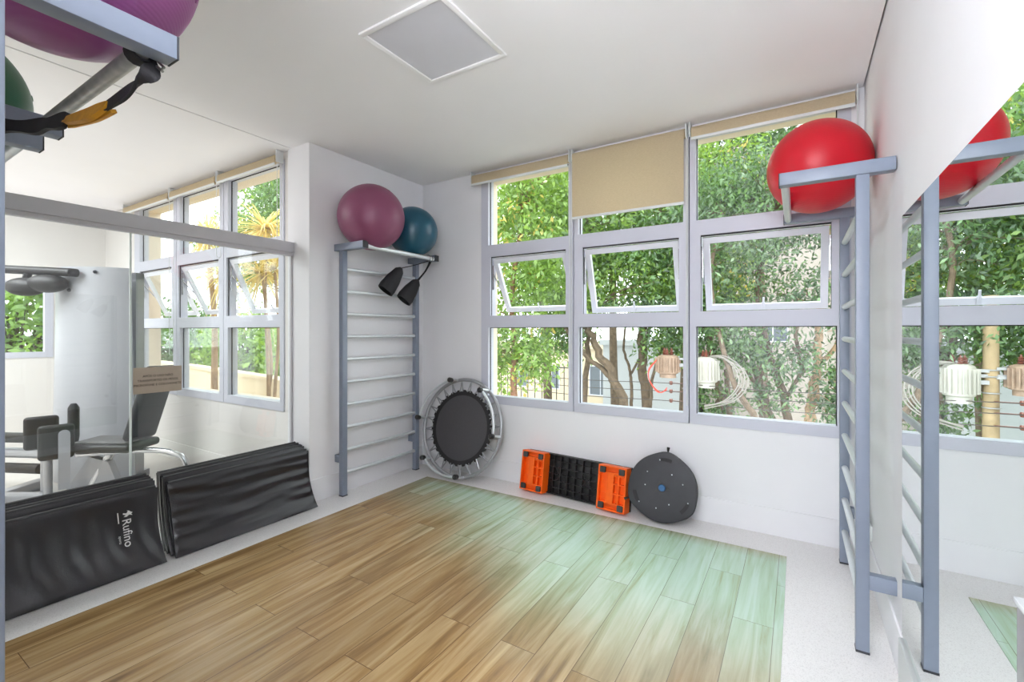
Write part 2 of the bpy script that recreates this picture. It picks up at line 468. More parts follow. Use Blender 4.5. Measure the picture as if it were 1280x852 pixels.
# inner plaster leaf and outer rendered leaf of each window wall
wall_with_hole('wall_window', M['wall'], WX, .55, WY, WY + .07, -2.69, .30, ZB, ZT)
wall_with_hole('wall_window_outer', M['render'], -3.80, .55, WY + .07, WY + .24, -2.665, .275, ZB + .03, ZT)
wall_with_hole('wall_gym', M['gymwall'], GX, -3.79, GY, GY + .07, -7.06, -3.87, ZB, ZT)
wall_with_hole('wall_gym_outer', M['render'], GX - .2, -3.79, GY + .07, GY + .26, -7.03, -3.90, ZB + .03, ZT)
sbox('wall_left', M['wall'], -3.79, WX, PY, WY + .07, 0, HC + .06)
sbox('wall_right', M['wall'], RX, .55, -3.2, WY, 0, HC + .06)
sbox('wall_rear', M['wall'], -3.79, -1.0, BY - .15, BY, 0, HC + .06)
sbox('wall_hall', M['wall'], -1.15, .55, -3.2, -3.0, 0, HC + .06)
sbox('wall_hall_side', M['wall'], -1.15, -1.0, -3.0, BY - .15, 0, HC + .06)
sbox('wall_gym_rear', M['gymwall'], GX - .2, -3.79, -1.6, -1.5, 0, HC + .06)
sbox('wall_gym_side', M['gymwall'], -3.79, -3.70, -1.5, BY - .15, 0, HC + .06)
# gym far-left wall with a window opening
m = MB()
m.box(GX - .2, GX, 1.88, GY, 0, HC + .06); m.box(GX - .2, GX, -1.5, .6, 0, HC + .06)
m.box(GX - .2, GX, .6, 1.88, 0, 1.12); m.box(GX - .2, GX, .6, 1.88, 2.05, HC + .06)
struct(m.build('wall_gym_left', M['gymwall'], org=(GX, 0, 0)))
# low skirting, same paint as the walls
bt = .010
sbox('baseboard_window', M['wall'], WX, RX, WY - bt, WY, 0, .19, bev=.003)
sbox('baseboard_left', M['wall'], WX, WX + bt, PY, WY - bt, 0, .19, bev=.003)
sbox('baseboard_right', M['wall'], RX - bt, RX, 2.46, WY - bt, 0, .19, bev=.003)
sbox('baseboard_mirror', M['mirror_edge'], RX - .018, RX, -1.0, 2.452, .0, .19, bev=.004)
sbox('baseboard_gym', M['gymwall'], GX, -3.79, GY - bt, GY, 0, .195, bev=.003)
sbox('trim_ceiling', M['header'], -3.745 - g, -3.745 + g, BY, PY, HC + .004, HC + .03)
# white panel edge at the end of the mirror
mr = struct(MB().box(RX - .005, RX, -1.0, 2.452, .198, 1.922).build('mirror', M['mirror'], org=(RX, 1.0, .198)))
mr['kind'] = 'structure'


# windows ------------------------------------------------------------------
def window(n, x0, x1, yf, gx0, gx1, sx0, sx1, ang, jambs, stay=True):
    """one bay: x0..x1 frame limits, gx glass limits, sx sash opening limits; yf inside face"""
    w = sempty('window_%d' % n, ((x0 + x1) / 2, yf, ZB))
    f = MB(); y0, y1 = yf - .012, yf + .085
    for z0, z1, a, b_ in ((ZB, 1.60, gx0, gx1), (1.60, 2.182, sx0, sx1), (2.182, ZT, gx0, gx1)):
        f.box(x0, a, y0, y1, z0, z1); f.box(b_, x1, y0, y1, z0, z1)
    for z0, z1 in ((ZB, .812), (1.485, 1.60), (2.182, 2.298), (2.95, ZT)): f.box(gx0, gx1, y0, y1, z0, z1)
    f.build('window_frame', M['frame'], w)
    gk = MB(); t = .006
    for z0, z1 in ((.812, 1.485), (2.298, 2.95)):
        gk.box(gx0, gx0 + t, yf + .024, yf + .031, z0, z1); gk.box(gx1 - t, gx1, yf + .024, yf + .031, z0, z1)
        gk.box(gx0, gx1, yf + .024, yf + .031, z1 - t, z1)
    gk.box(sx0, sx1, yf + .005, yf + .02, 2.174, 2.182); gk.box(sx0, sx0 + .003, yf + .005, yf + .014, 1.60, 2.174); gk.box(sx1 - .003, sx1, yf + .005, yf + .014, 1.60, 2.174)
    gk.build('gasket', M['gasket'], w)
    MB().box(gx0, gx1, yf + .030, yf + .036, .812, 1.485).build('lower_pane', M['glass'], w, smooth=False)
    MB().box(gx0, gx1, yf + .030, yf + .036, 2.298, 2.95).build('upper_pane', M['glass'], w, smooth=False)
    # awning sash, hinged at the top, swung outwards
    R = Matrix.Translation((0, yf + .03, 2.166)) @ Matrix.Rotation(ang, 4, 'X')
    a0, a1 = sx0 + .012, sx1 - .012; H = .575; b = .045
    sf = MB(); sf.X = R
    sf.box(a0, a0 + b, -.018, .018, -H, 0); sf.box(a1 - b, a1, -.018, .018, -H, 0)
    sf.box(a0 + b, a1 - b, -.018, .018, -b, 0); sf.box(a0 + b, a1 - b, -.018, .018, -H, -H + b)
    so = sf.build('sash', M['sash'], w)
    sg = MB(); sg.X = R; sg.box(a0 + b, a1 - b, -.003, .003, -H + b, -b); sg.build('sash_pane', M['glass'], so, smooth=False)
    hd = MB(); hd.X = R; xm = (a0 + a1) / 2
    hd.box(xm - .012, xm + .012, -.03, -.018, -H + .004, -H + .06, bev=.003); hd.tube([(xm, -.03, -H + .03), (xm + .004, -.04, -H + .10)], .007, 8)
    hd.build('sash_handle', M['sash'], so)
    # friction stays
    st = MB()
    for x in (sx0 + .006, sx1 - .006):
        tip = R @ Vector((x, .0, -.36)); st.tube([(x, yf + .03, 2.02), tip], .006, 6); st.tube([(x, yf + .03, 2.10), (x, yf + .03, 1.86)], .008, 6)
    st.build('friction_stay', M['chrome'], w)
    return w


D2 = math.radians
window(1, -2.69, -1.690, WY, -2.606, -1.735, -2.579, -1.762, D2(27), 1)
window(2, -1.682, -.716, WY, -1.641, -.757, -1.602, -.789, D2(18), 0)
window(3, -.708, .30, WY, -.665, .225, -.631, .194, D2(17), 0)
window(4, -7.06, -5.93, GY, -6.905, -6.004, -6.905, -6.045, D2(25), 1)
window(5, -5.922, -4.905, GY, -5.845, -4.981, -5.885, -5.0, D2(26), 0)
window(6, -4.897, -3.87, GY, -4.82, -3.93, -4.845, -3.949, D2(23), 0)
w7 = sempty('window_7', (GX, 1.2, 1.12)); m = MB()
m.box(GX - .06, GX + .012, .6, .66, 1.12, 2.05); m.box(GX - .06, GX + .012, 1.80, 1.88, 1.12, 2.05); m.box(GX - .06, GX + .012, .66, 1.8, 1.12, 1.19); m.box(GX - .06, GX + .012, .66, 1.8, 1.97, 2.05)
m.build('window_frame', M['frame'], w7); MB().box(GX - .035, GX - .029, .66, 1.8, 1.19, 1.97).build('pane', M['glass'], w7, smooth=False)
# thin sill flashings outside
sbox('trim_sill', M['frame'], -2.665, .275, WY + .055, WY + .26, ZB + .015, ZB + .035)
sbox('trim_sill_gym', M['render'], -7.03, -3.90, GY + .055, GY + .30, ZB + .015, ZB + .04)

# partition ------------------------------------------------------------------
hm = MB().box(PX - .04, PX + .035, BY, PY, 2.125, 2.215, bev=.003)
hm.box(PX - .028, PX + .022, BY, PY, 2.098, 2.125)
struct(hm.build('trim_partition_header', M['header'], org=(PX, 1.2, 2.1)))
ptn = sempty('wall_glass', (PX, 1.2, 0))
MB().box(PX - .005, PX + .005, BY, 1.236, 0.0, 2.10).build('glass_panel', M['pglass'], ptn, smooth=False)
MB().box(PX - .005, PX + .005, 1.246, PY - .014, 0.0, 2.10).build('glass_panel', M['pglass'], ptn, smooth=False)
MB().box(PX - .005, PX + .005, 1.236, 1.246, 0, 2.10).build('glass_joint', M['edge'], ptn)
MB().box(PX - .012, PX + .012, PY - .014, PY, 0, 2.10).build('wall_channel', M['header'], ptn)

# ------------------------------------------------------------------ sign on the glass
sg = thing('notice_sign', 'small beige notice with three lines of dark text on the glass partition', 'sign', (PX + .006, 1.39, 1.03))
MB().box(PX + .0055, PX + .0085, 1.252, 1.533, 1.030, 1.205).build('sign_plate', M['sign'], sg)
for i, (tx, sz) in enumerate((('APÓS O USO NÃO', .021), ('TRANSPORTES OS PESOS', .021), ('MICROFONE E COLCHONETE', .0205))):
    text_mesh('lettering', tx, sz, frame_of((PX + .0092, 1.392, 1.139 - i * .030), (0, 1, 0), (0, 0, 1)), M['ink'], sg)


# ------------------------------------------------------------------ wall bars
def wall_bars(label, org, ex, ey, width, off, arm0, arm1, brz=.32, rail=.035, scuffed=False, loc=None):
    """org: wall foot of the first upright; ex: out of the wall; ey: along the wall"""
    X = Matrix((Vector(ex), Vector(ey), Vector((0, 0, 1)))).transposed().to_4x4(); X.translation = Vector(org)
    base = X @ Vector((off, width / 2, 0))
    r = thing('wall_bars', label, 'wall bars', base)
    for y in (0, width):
        b = MB(); b.X = X; b.box(off - .025, off + .025, y - .025, y + .025, .008, 2.156, bev=.003); u = b.build('upright', M['steel'], r)
        b = MB(); b.X = X; b.box(off - .026, off + .026, y - .026, y + .026, 0, .010); b.build('foot_cap', M['cap'], u)
        b = MB(); b.X = X; b.box(arm0, arm1, y - .029, y + .029, 2.156, 2.216, bev=.003); a = b.build('arm', M['steel'], r)
        b = MB(); b.X = X; b.box(arm1, arm1 + .004, y - .029, y + .029, 2.156, 2.216)
        if arm0 > .004: b.box(0, arm0, y - .022, y + .022, 2.162, 2.21)
        b.build('end_cap', M['cap'], a)
        b = MB(); b.X = X; b.box(.0, off - .025, y - .022, y + .022, brz - .03, brz + .035, bev=.002); b.build('wall_bracket', M['steel'], r)
    for k in range(10):
        b = MB(); b.X = X; z = .2 + .2 * k; b.tube([(off, .02, z), (off, width - .02, z)], .0165, 14); b.build('rung', M['rung'], r)
    b = MB(); b.X = X; b.tube([(arm1 - rail, .02, 2.178), (arm1 - rail, width - .02, 2.178)], .020, 16)
    b.build('ball_rail', M['scuffed'] if scuffed else M['rung'], r)
    return r


wall_bars('blue-grey wall bars on the left wall holding the mauve and teal balls', (WX, 2.65, 0), (1, 0, 0), (0, 1, 0), .905, .088, .0, .375, .32, .022)
wall_bars('blue-grey wall bars beside the mirror holding the red ball', (RX, 3.542, 0), (-1, 0, 0), (0, -1, 0), .929, .121, .004, .445, .32, .022)
wall_bars('wall bars at the left frame edge with big purple ball and strap on its arms', (-1.399, BY, 0), (0, 1, 0), (-1, 0, 0), .90, .175, .0, .505, .32, .05, True)
wall_bars('wall bars mostly hidden at the left edge, one arm end showing below the green ball', (-2.53, BY, 0), (0, 1, 0), (-1, 0, 0), .90, .175, .0, .505, .32, .05)


# ------------------------------------------------------------------ balls
def ball(label, c, r, mat, valve):
    o = thing('exercise_ball', label, 'ball', (c[0], c[1], c[2] - r))
    MB().sphere(c, r, 64, 40).build('ball_shell', mat, o)
    v = Vector(valve).normalized(); f = frame_of(Vector(c) + v * (r - .002), v.orthogonal(), v.cross(v.orthogonal()))
    q = MB(); q.lathe([(0, 0), (.012, 0), (.012, .004), (.009, .005), (0, .005)], 16, f); q.build('valve_plug', M['white'] if False else mat, o)
    return o


ball('mauve exercise ball on the left wall bars beside the teal ball', (-3.198, 2.79, 2.452), .286, ball_mat('mauve_rubber', (130, 68, 98)), (.6, .1, .7))
ball('dark teal exercise ball in the corner on the left wall bars', (-3.24, 3.348, 2.433), .243, ball_mat('teal_rubber', (20, 78, 100), .3), (.2, -.9, .4))
ball('bright red exercise ball on the wall bars next to the mirror', (.102, 3.262, 2.418), .266, ball_mat('red_rubber', (200, 6, 34)), (-.2, .8, .5))
ball('large purple exercise ball at the top left corner of the photo', (-1.649, .383, 2.524), .325, ball_mat('purple_rubber', (152, 82, 142)), (.3, .6, -.2))
ball('green exercise ball half hidden behind the left edge upright', (-2.93, .34, 2.418), .275, ball_mat('green_rubber', (24, 88, 60)), (.2, .9, .2))


# ------------------------------------------------------------------ straps
def smooth_path(pts, n=6):
    P = [Vector(p) for p in pts]; out = []
    for i in range(len(P) - 1):
        a, b, c, d = P[max(0, i - 1)], P[i], P[i + 1], P[min(len(P) - 1, i + 2)]
        for k in range(n):
            t = k / n
            out.append(.5 * ((2 * b) + (c - a) * t + (2 * a - 5 * b + 4 * c - d) * t * t + (3 * b - a - 3 * c + d) * t ** 3))
    out.append(P[-1]); return out


st = thing('resistance_strap', 'black strap with a yellow section hanging from the bar under the purple ball', 'strap', (-1.42, .505, 2.13))
loop = [(-1.46, .505 + .026 * math.cos(a), 2.178 + .026 * math.sin(a)) for a in [2 * PI * k / 14 for k in range(15)]]
MB().ribbon(loop, .042, .006, (1, 0, 0)).build('tube_loop', M['webbing'], st)
p1 = smooth_path([(-1.505, .53, 2.205), (-1.465, .528, 2.172), (-1.432, .52, 2.128), (-1.457, .51, 2.108), (-1.545, .505, 2.095), (-1.64, .49, 2.076)])
MB().ribbon(p1, [.036 + .008 * math.sin(i * .6) for i in range(len(p1))], .008, [(math.sin(i * .25), .2, math.cos(i * .25)) for i in range(len(p1))]).build('upper_webbing', M['webbing'], st)
p2 = smooth_path([(-1.625, .49, 2.077), (-1.68, .483, 2.072), (-1.74, .475, 2.070), (-1.86, .46, 2.078)])
y1 = MB().ribbon(p2, [.018 + .03 * math.sin(PI * i / (len(p2) - 1)) for i in range(len(p2))], .012, (0, .35, 1))
y1.ribbon([p + Vector((0, .012, -.012)) for p in p2], .016, .01, (0, 1, .4)); y1.build('yellow_sleeve', M['yellow'], st)
p3 = smooth_path([(-1.85, .461, 2.078), (-1.95, .45, 2.088), (-2.054, .44, 2.098), (-2.20, .40, 2.12), (-2.25, .33, 2.11), (-2.262, .27, 2.08)])
MB().ribbon(p3, [.046 + .008 * math.sin(i * .7) for i in range(len(p3))], .012, (0, .2, 1)).build('lower_webbing', M['webbing'], st)
b = MB(); b.tube([(-1.475, .545, 2.185), (-1.43, .548, 2.15), (-1.42, .535, 2.135), (-1.465, .53, 2.17)], .0035, 6, closed=True); b.build('buckle_ring', M['strapmetal'], st)
b = MB(); b.tube([(-1.50, .54, 2.19), (-1.445, .55, 2.145)], .004, 6); b.build('buckle_bar', M['strapmetal'], st)


def ab_strap(label, hook, top, sleeve_c, tilt, group):
    o = thing('hanging_strap', label, 'strap', (sleeve_c[0], sleeve_c[1], sleeve_c[2] - .08), group)
    hk = Vector(hook)
    b = MB(); b.tube(arc(hk, .03, 0, 2 * PI * 15 / 16, 16, (1, 0, 0), (0, 0, 1)), .0035, 6, closed=True); b.build('carabiner', M['strapmetal'], o)
    pp = smooth_path([hk + Vector((0, -.005, -.03)), hk.lerp(Vector(top), .5) + Vector((0, .015, -.015)), Vector(top)], 5)
    MB().ribbon(pp, [.03 - .012 * math.sin(PI * i / (len(pp) - 1)) for i in range(len(pp))], .006, (1, 0, 0)).build('tether', M['webbing'], o)
    # wide folded sleeve, narrow at the tether and open at the bottom
    sc, tp = Vector(sleeve_c), Vector(top); d = (sc - tp).normalized(); s_ = MB(); n = 10
    prof = [(.018, 0), (.050, .12), (.078, .5), (.090, .85), (.086, 1.0)]; L = (sc - tp).length * 1.9
    side = Vector((1, 0, 0)); side = (side - d * side.dot(d)).normalized(); nr = d.cross(side); rings = []
    for w, t in prof:
        c = tp + d * L * t
        rings.append([s_.bm.verts.new(c + side * math.cos(2 * PI * k / 16) * w * .72 + nr * math.sin(2 * PI * k / 16) * w) for k in range(16)])
    inner = [s_.bm.verts.new(v.co.lerp(tp + d * L, .12)) for v in rings[-1]]; deep = [s_.bm.verts.new(v.co - d * L * .5) for v in inner]
    seq = rings + [inner, deep]
    for A, B in zip(seq, seq[1:]):
        for k in range(16): s_.bm.faces.new((A[k], A[(k + 1) % 16], B[(k + 1) % 16], B[k]))
    s_.bm.faces.new(rings[0][::-1]); s_.bm.faces.new(deep)
    s_.build('sleeve', M['webbing'], o)


ab_strap('black padded hanging strap with the higher sleeve, left of the pair below the teal ball', (-3.135, 3.455, 2.178), (-3.27, 3.22, 2.06), (-3.30, 3.14, 1.94), 0, 'padded straps on the left wall bars')
ab_strap('black padded hanging strap with the lower sleeve, right of the pair below the teal ball', (-3.135, 3.49, 2.175), (-3.24, 3.42, 1.96), (-3.27, 3.345, 1.85), 0, 'padded straps on the left wall bars')


# ------------------------------------------------------------------ folding mats
def mat_panel(bx, tx, y0, y1, h, th, seed, wr, name, parent, folds):
    """leaning cushioned panel: grid front face with wrinkles, closed box"""
    nu, nv = 64, 30; bm = bmesh.new(); rnd = random.Random(seed)
    top = Vector((tx, 0, h)); bot = Vector((bx, 0, .004)); upv = top - bot; L = upv.length; upn = upv / L; nrm = Vector((upn.z, 0, -upn.x))
    F = [[None] * (nv + 1) for _ in range(nu + 1)]; B = [[None] * (nv + 1) for _ in range(nu + 1)]
    for i in range(nu + 1):
        for j in range(nv + 1):
            u, v = i / nu, j / nv
            e = min(1, min(u, 1 - u) / .03) ** .5 * min(1, min(v, 1 - v) / .06) ** .5
            y = y0 + (y1 - y0) * u
            # edge waviness
            bow = .012 * math.sin(PI * v) * (2 * u - 1) * -1 if folds else 0
            d = 0
            if wr:
                n1 = noise.noise(Vector((u * 3.2 + seed, v * (9 if folds == 'h' else 2.0), seed)))
                n2 = noise.noise(Vector((u * (3 if folds == 'h' else 11) + 4, v * (14 if folds == 'h' else 3), seed * 2)))
                d = wr * (n1 * .9 + n2 * .5)
                if folds == 'h':
                    edge = max(0, abs(2 * u - 1) - .45) / .55
                    d += wr * edge * .45 * math.sin(v * 38 + (2 * u - 1) * 3 + 1.2 * math.sin(u * 9))
                    d += wr * 1.1 * math.exp(-((v - .30 - .06 * u) / .035) ** 2) * math.sin(PI * min(1, u * 1.4))
                else:
                    d += wr * .7 * math.sin(u * 40 + v * 5 + 2 * math.sin(v * 4)) * math.exp(-((v - .4) / .35) ** 2)
            flare = Vector((-.030 * math.sin(PI * min(1, v ** .8)), 0, 0))
            p = bot + upn * (L * v) + flare + nrm * (th * (.55 + .45 * e) * .5 + d * e)
            q = bot + upn * (L * v) + flare - nrm * (th * (.55 + .45 * e) * .5)
            F[i][j] = bm.verts.new((p.x, y + bow, max(.002, p.z))); B[i][j] = bm.verts.new((q.x, y + bow, max(.002, q.z)))
    for i in range(nu):
        for j in range(nv):
            bm.faces.new((F[i][j], F[i + 1][j], F[i + 1][j + 1], F[i][j + 1])); bm.faces.new((B[i][j], B[i][j + 1], B[i + 1][j + 1], B[i + 1][j]))
    for i in range(nu):
        bm.faces.new((F[i][0], B[i][0], B[i + 1][0], F[i + 1][0])); bm.faces.new((F[i][nv], F[i + 1][nv], B[i + 1][nv], B[i][nv]))
    for j in range(nv):
        bm.faces.new((F[0][j], F[0][j + 1], B[0][j + 1], B[0][j])); bm.faces.new((F[nu][j], B[nu][j], B[nu][j + 1], F[nu][j + 1]))
    mb = MB(); mb.bm.free(); mb.bm = bm
    o = mb.build(name, M['vinyl'], parent)
    return o


def mat_stack(y0, y1, labels, group, seed, folds, n=4):
    rnd = random.Random(seed); fronts = []
    for k in range(n):
        dy = rnd.uniform(-.012, .012) if k else 0
        bx = -3.358 - .058 * k; tx = -3.488 - .052 * k; h = .450 + (.020 + .009 * k + rnd.uniform(-.008, .008) if k else 0)
        t = thing('folding_mat', labels[0] if k == 0 else labels[1], 'mat', (bx, (y0 + y1) / 2, 0), group)
        f = mat_panel(bx, tx, y0 + dy, y1 + dy, h, .026, seed + k, (.0095 if folds == 'h' else .009) if k == 0 else .002, 'front_panel', t, folds if k == 0 else None)
        r2 = mat_panel(bx - .029, tx - .027, y0 + dy + .008, y1 + dy - .006, h + .004, .026, seed + k + 50, .001, 'rear_panel', t, None)
        fd = MB(); fd.tube([(tx - .013, y0 + dy + .01, h + .001), (tx - .013, y1 + dy - .01, h + .001)], .0135, 8); fd.build('fold', M['vedge'], t)
        fronts.append(t)
    return fronts


mat_stack(1.352, 2.366, ('wrinkled black vinyl folding mat at the front of the far stack beside the white pier', 'black vinyl folding mat packed behind the plain front mat of the far stack'), 'folding mats in the far stack', 3, 'h')
nf = mat_stack(.275, 1.302, ('black vinyl folding mat with white lettering at the front of the near stack', 'black vinyl folding mat packed behind the lettered front mat of the near stack'), 'folding mats in the near stack', 17, 'v')
# white print on the front mat
bot, top = Vector((-3.358, 0, .004)), Vector((-3.488, 0, .462)); upn = (top - bot).normalized(); nrm = Vector((upn.z, 0, -upn.x))


def on_mat(y, s, lift=.025): return bot + upn * s + nrm * lift + Vector((-.030 * math.sin(PI * min(1, (s / .476) ** .8)), y, 0))


fp = [c for c in nf[0].children if c.name.startswith('front_panel')][0]
text_mesh('logo_lettering', 'Rufino', .062, frame_of(on_mat(1.105, .318), -upn, (0, 1, 0)), M['white'], fp, 'LEFT', .0012)
text_mesh('logo_small_text', 'sports', .018, frame_of(on_mat(1.083, .226), -upn, (0, 1, 0)), M['white'], fp, 'LEFT', .001)
lg = MB(); lf = frame_of(on_mat(1.105, .352), -upn, (0, 1, 0))
lg.prism([(-.004, .040), (.004, .052), (.010, .044), (.020, .050), (.013, .034), (.022, .022), (.020, .006), (.012, .018), (.004, .004), (-.003, .006), (.002, .022), (-.008, .030), (-.014, .024), (-.010, .036)], .0015, lf)
lg.prism([(-.012, -.022), (.05, -.022), (.05, -.017), (-.012, -.017)], .0015, lf); lg.build('logo_mark', M['white'], fp, smooth=False)

# ------------------------------------------------------------------ mini trampoline
TC = Vector((-2.835, 3.60, .493)); tilt = math.radians(12)
fx = Vector((1, 0, 0)); fy = Vector((0, math.sin(tilt), math.cos(tilt))); fn = Vector((0, -math.cos(tilt), math.sin(tilt)))   # fn faces the room
RT = .475
tp = thing('mini_trampoline', 'round mini trampoline with grey mat leaning in the corner', 'trampoline', (TC.x, TC.y - .1, 0))
MB().tube(arc(TC, RT, 0, 2 * PI * 63 / 64, 64, fx, fy), .0175, 12, closed=True).build('frame_ring', M['greymetal'], tp)
ax = frame_of(TC, fx, fy)
MB().lathe([(0, .0), (.325, .0), (.325, .004), (0, .004)], 64, ax).build('jump_mat', M['mesh'], tp)
bd = MB(); n = 120; inn = []; out = []
prof = []
for k in range(n):
    a = 2 * PI * k / n; ro = .358 + (.014 if (k // 2) % 2 else 0)
    prof.append((a, ro))
vi = [[bd.bm.verts.new(TC + fx * (r_ * math.cos(a)) + fy * (r_ * math.sin(a)) + fn * z) for a, ro in prof for r_ in [ro if q else .318]] for q, z in ((0, -.003), (0, .008), (1, .008), (1, -.003))]
for j in range(4):
    A, B = vi[j], vi[(j + 1) % 4]
    for k in range(n): bd.bm.faces.new((A[k], A[(k + 1) % n], B[(k + 1) % n], B[k]))
bd.build('mat_border', M['band'], tp)
NS = 24
for k in range(NS):
    a = 2 * PI * (k + .5) / NS; c_ = MB()
    for da in (-.055, .055):
        p0 = TC + fx * (.355 * math.cos(a + da)) + fy * (.355 * math.sin(a + da)) + fn * .004
        p1_ = TC + fx * (.445 * math.cos(a)) + fy * (.445 * math.sin(a)) + fn * .002
        c_.tube([p0, p0.lerp(p1_, .5), p1_], [.0085, .0065, .0085], 6)
    q = TC + fx * ((RT - .012) * math.cos(a)) + fy * ((RT - .012) * math.sin(a)); c_.tube([p1_, q], .005, 6)
    c_.build('spring', M['greymetal'], tp)
DL = .115
for a0, a1 in ((-4, 54), (103, 174), (226, 284)):
    a0, a1 = math.radians(a0), math.radians(a1); b = MB()
    up = arc(TC + fn * DL, RT - .012, a0, a1, 18, fx, fy)
    s0 = TC + fx * (RT * math.cos(a0)) + fy * (RT * math.sin(a0)); s1 = TC + fx * (RT * math.cos(a1)) + fy * (RT * math.sin(a1))
    path = [s0] + up + [s1]
    b.tube([s0 + fn * .012, s0 + fn * (DL - .02)] + up + [s1 + fn * (DL - .02), s1 + fn * .012], .0125, 10)
    lg = b.build('leg', M['rung'], tp)
    for a in (a0, a1):
        rd = fx * math.cos(a) + fy * math.sin(a); c = TC + rd * (RT - .012) + fn * (DL - .005)
        q = MB(); q.lathe([(0, -.004), (.018, -.004), (.0235, .008), (.024, .045), (.014, .056), (0, .056)], 16, frame_of(c, fx, fy)); q.build('rubber_foot', M['black'], lg)

# ------------------------------------------------------------------ aerobic step
sp = thing('aerobic_step', 'black aerobic step with two orange risers lying on its side by the wall', 'step platform', (-1.63, 3.58, 0))
tl = math.radians(9); LX = 1.005
sx_ = Vector((math.cos(-.09), math.sin(-.09), 0)); so_ = Vector((-2.135, 3.70, .004))
sn = Vector((-sx_.y * -1, 0, 0))
up_ = (Vector((0, 0, 1)) + Vector((-sx_.y, sx_.x, 0)) * math.tan(tl)).normalized()
SX = frame_of(so_, sx_, up_)            # local x along, y up, z towards the room
nz = SX.to_3x3() @ Vector((0, 0, 1))
if nz.y > 0: SX = SX @ Matrix.Scale(-1, 4, (0, 0, 1))
HS = .345


def sbx(x0, x1, y0, y1, z0, z1, bev=0.0, mb=None):
    b = mb or MB(); b.X = SX; b.box(x0, x1, y0, y1, z0, z1, bev=bev); return b


b = sbx(0, LX, 0, HS, -.012, .004, .004)
for y0, y1 in ((0, .012), (HS - .012, HS)): sbx(0.004, LX - .004, y0 + .001, y1 - .001, .0, .05, mb=b)
for x0, x1 in ((0, .012), (LX - .012, LX)): sbx(x0 + .001, x1 - .001, .004, HS - .004, .0, .05, mb=b)
b.build('platform', M['black'], sp)
b = MB()
for k in range(1, 6): sbx(.012, LX - .012, HS * k / 6 - .003, HS * k / 6 + .003, .0, .035, mb=b)
for k in range(1, 14): sbx(LX * k / 14 - .003, LX * k / 14 + .003, .012, HS - .012, .0, .035, mb=b)
for cx in (.36, .62):
    for s_ in (1, -1):
        b.X = SX; b.tube([(cx - .05, HS / 2 - s_ * .06, .03), (cx + .05, HS / 2 + s_ * .06, .03)], .0035, 6)
b.build('rib_grid', M['black'], sp)
for x0, x1 in ((.0, .24), (LX - .24, LX)):
    z0, z1 = .03, .125; t = .012
    b = MB()
    sbx(x0, x1, .0, t, z0, z1, mb=b); sbx(x0, x1, HS - t, HS, z0, z1, mb=b); sbx(x0, x0 + t, t, HS - t, z0, z1, mb=b); sbx(x1 - t, x1, t, HS - t, z0, z1, mb=b)
    sbx(x0 + t, x1 - t, t, HS - t, z0, z0 + .055, mb=b)
    for y_ in (.050, HS - .062): sbx(x0 + t, x1 - t, y_, y_ + t, z0, z1 - .001, mb=b)
    for xx in (.075, .125, .172): sbx(x0 + xx, x0 + xx + .010, .05, HS - .05, z0, z1 - .002, mb=b)
    sbx(x0 + .085, x0 + .125, .062, HS - .062, z1 - .020, z1 - .004, mb=b)
    for yy in (.13, .205, .27): sbx(x0 + .125, x1 - t, yy, yy + .008, z0, z1 - .003, mb=b)
    for yy in (.12, .22): sbx(x0 + .03, x0 + .08, yy, yy + .008, z0, z1 - .03, mb=b)
    rs = b.build('riser', M['orange'], sp)
    for fxx in (x0 + .038, x1 - .038):
        for fyy in (.034, HS - .034):
            q = sbx(fxx - .024, fxx + .024, fyy - .024, fyy + .024, z1 - .012, z1 + .010, .006); q.build('rubber_foot', M['foot'], rs)

# ------------------------------------------------------------------ half-ball balance trainer
BC = Vector((-.872, 3.555, .262)); bt_ = math.radians(13)
bx_ = Vector((math.cos(.05), math.sin(.05), 0)); by_ = Vector((0, math.sin(bt_), math.cos(bt_))); BF = frame_of(BC, bx_, by_)
bz_ = BF.to_3x3() @ Vector((0, 0, 1))      # towards the room
bo = thing('balance_trainer', 'black round half-ball balance trainer, flat base outward, by the wall', 'balance trainer', (BC.x, BC.y, 0))
R0 = .252
NB = 144


def lobe(a):
    # three soft corners at top, lower right and lower left
    v = 0
    for c_ in (84, -36, 204):
        d = (math.degrees(a) - c_ + 180) % 360 - 180
        v = max(v, math.exp(-(d / 17) ** 2))
    return R0 * (1 + .07 * v)


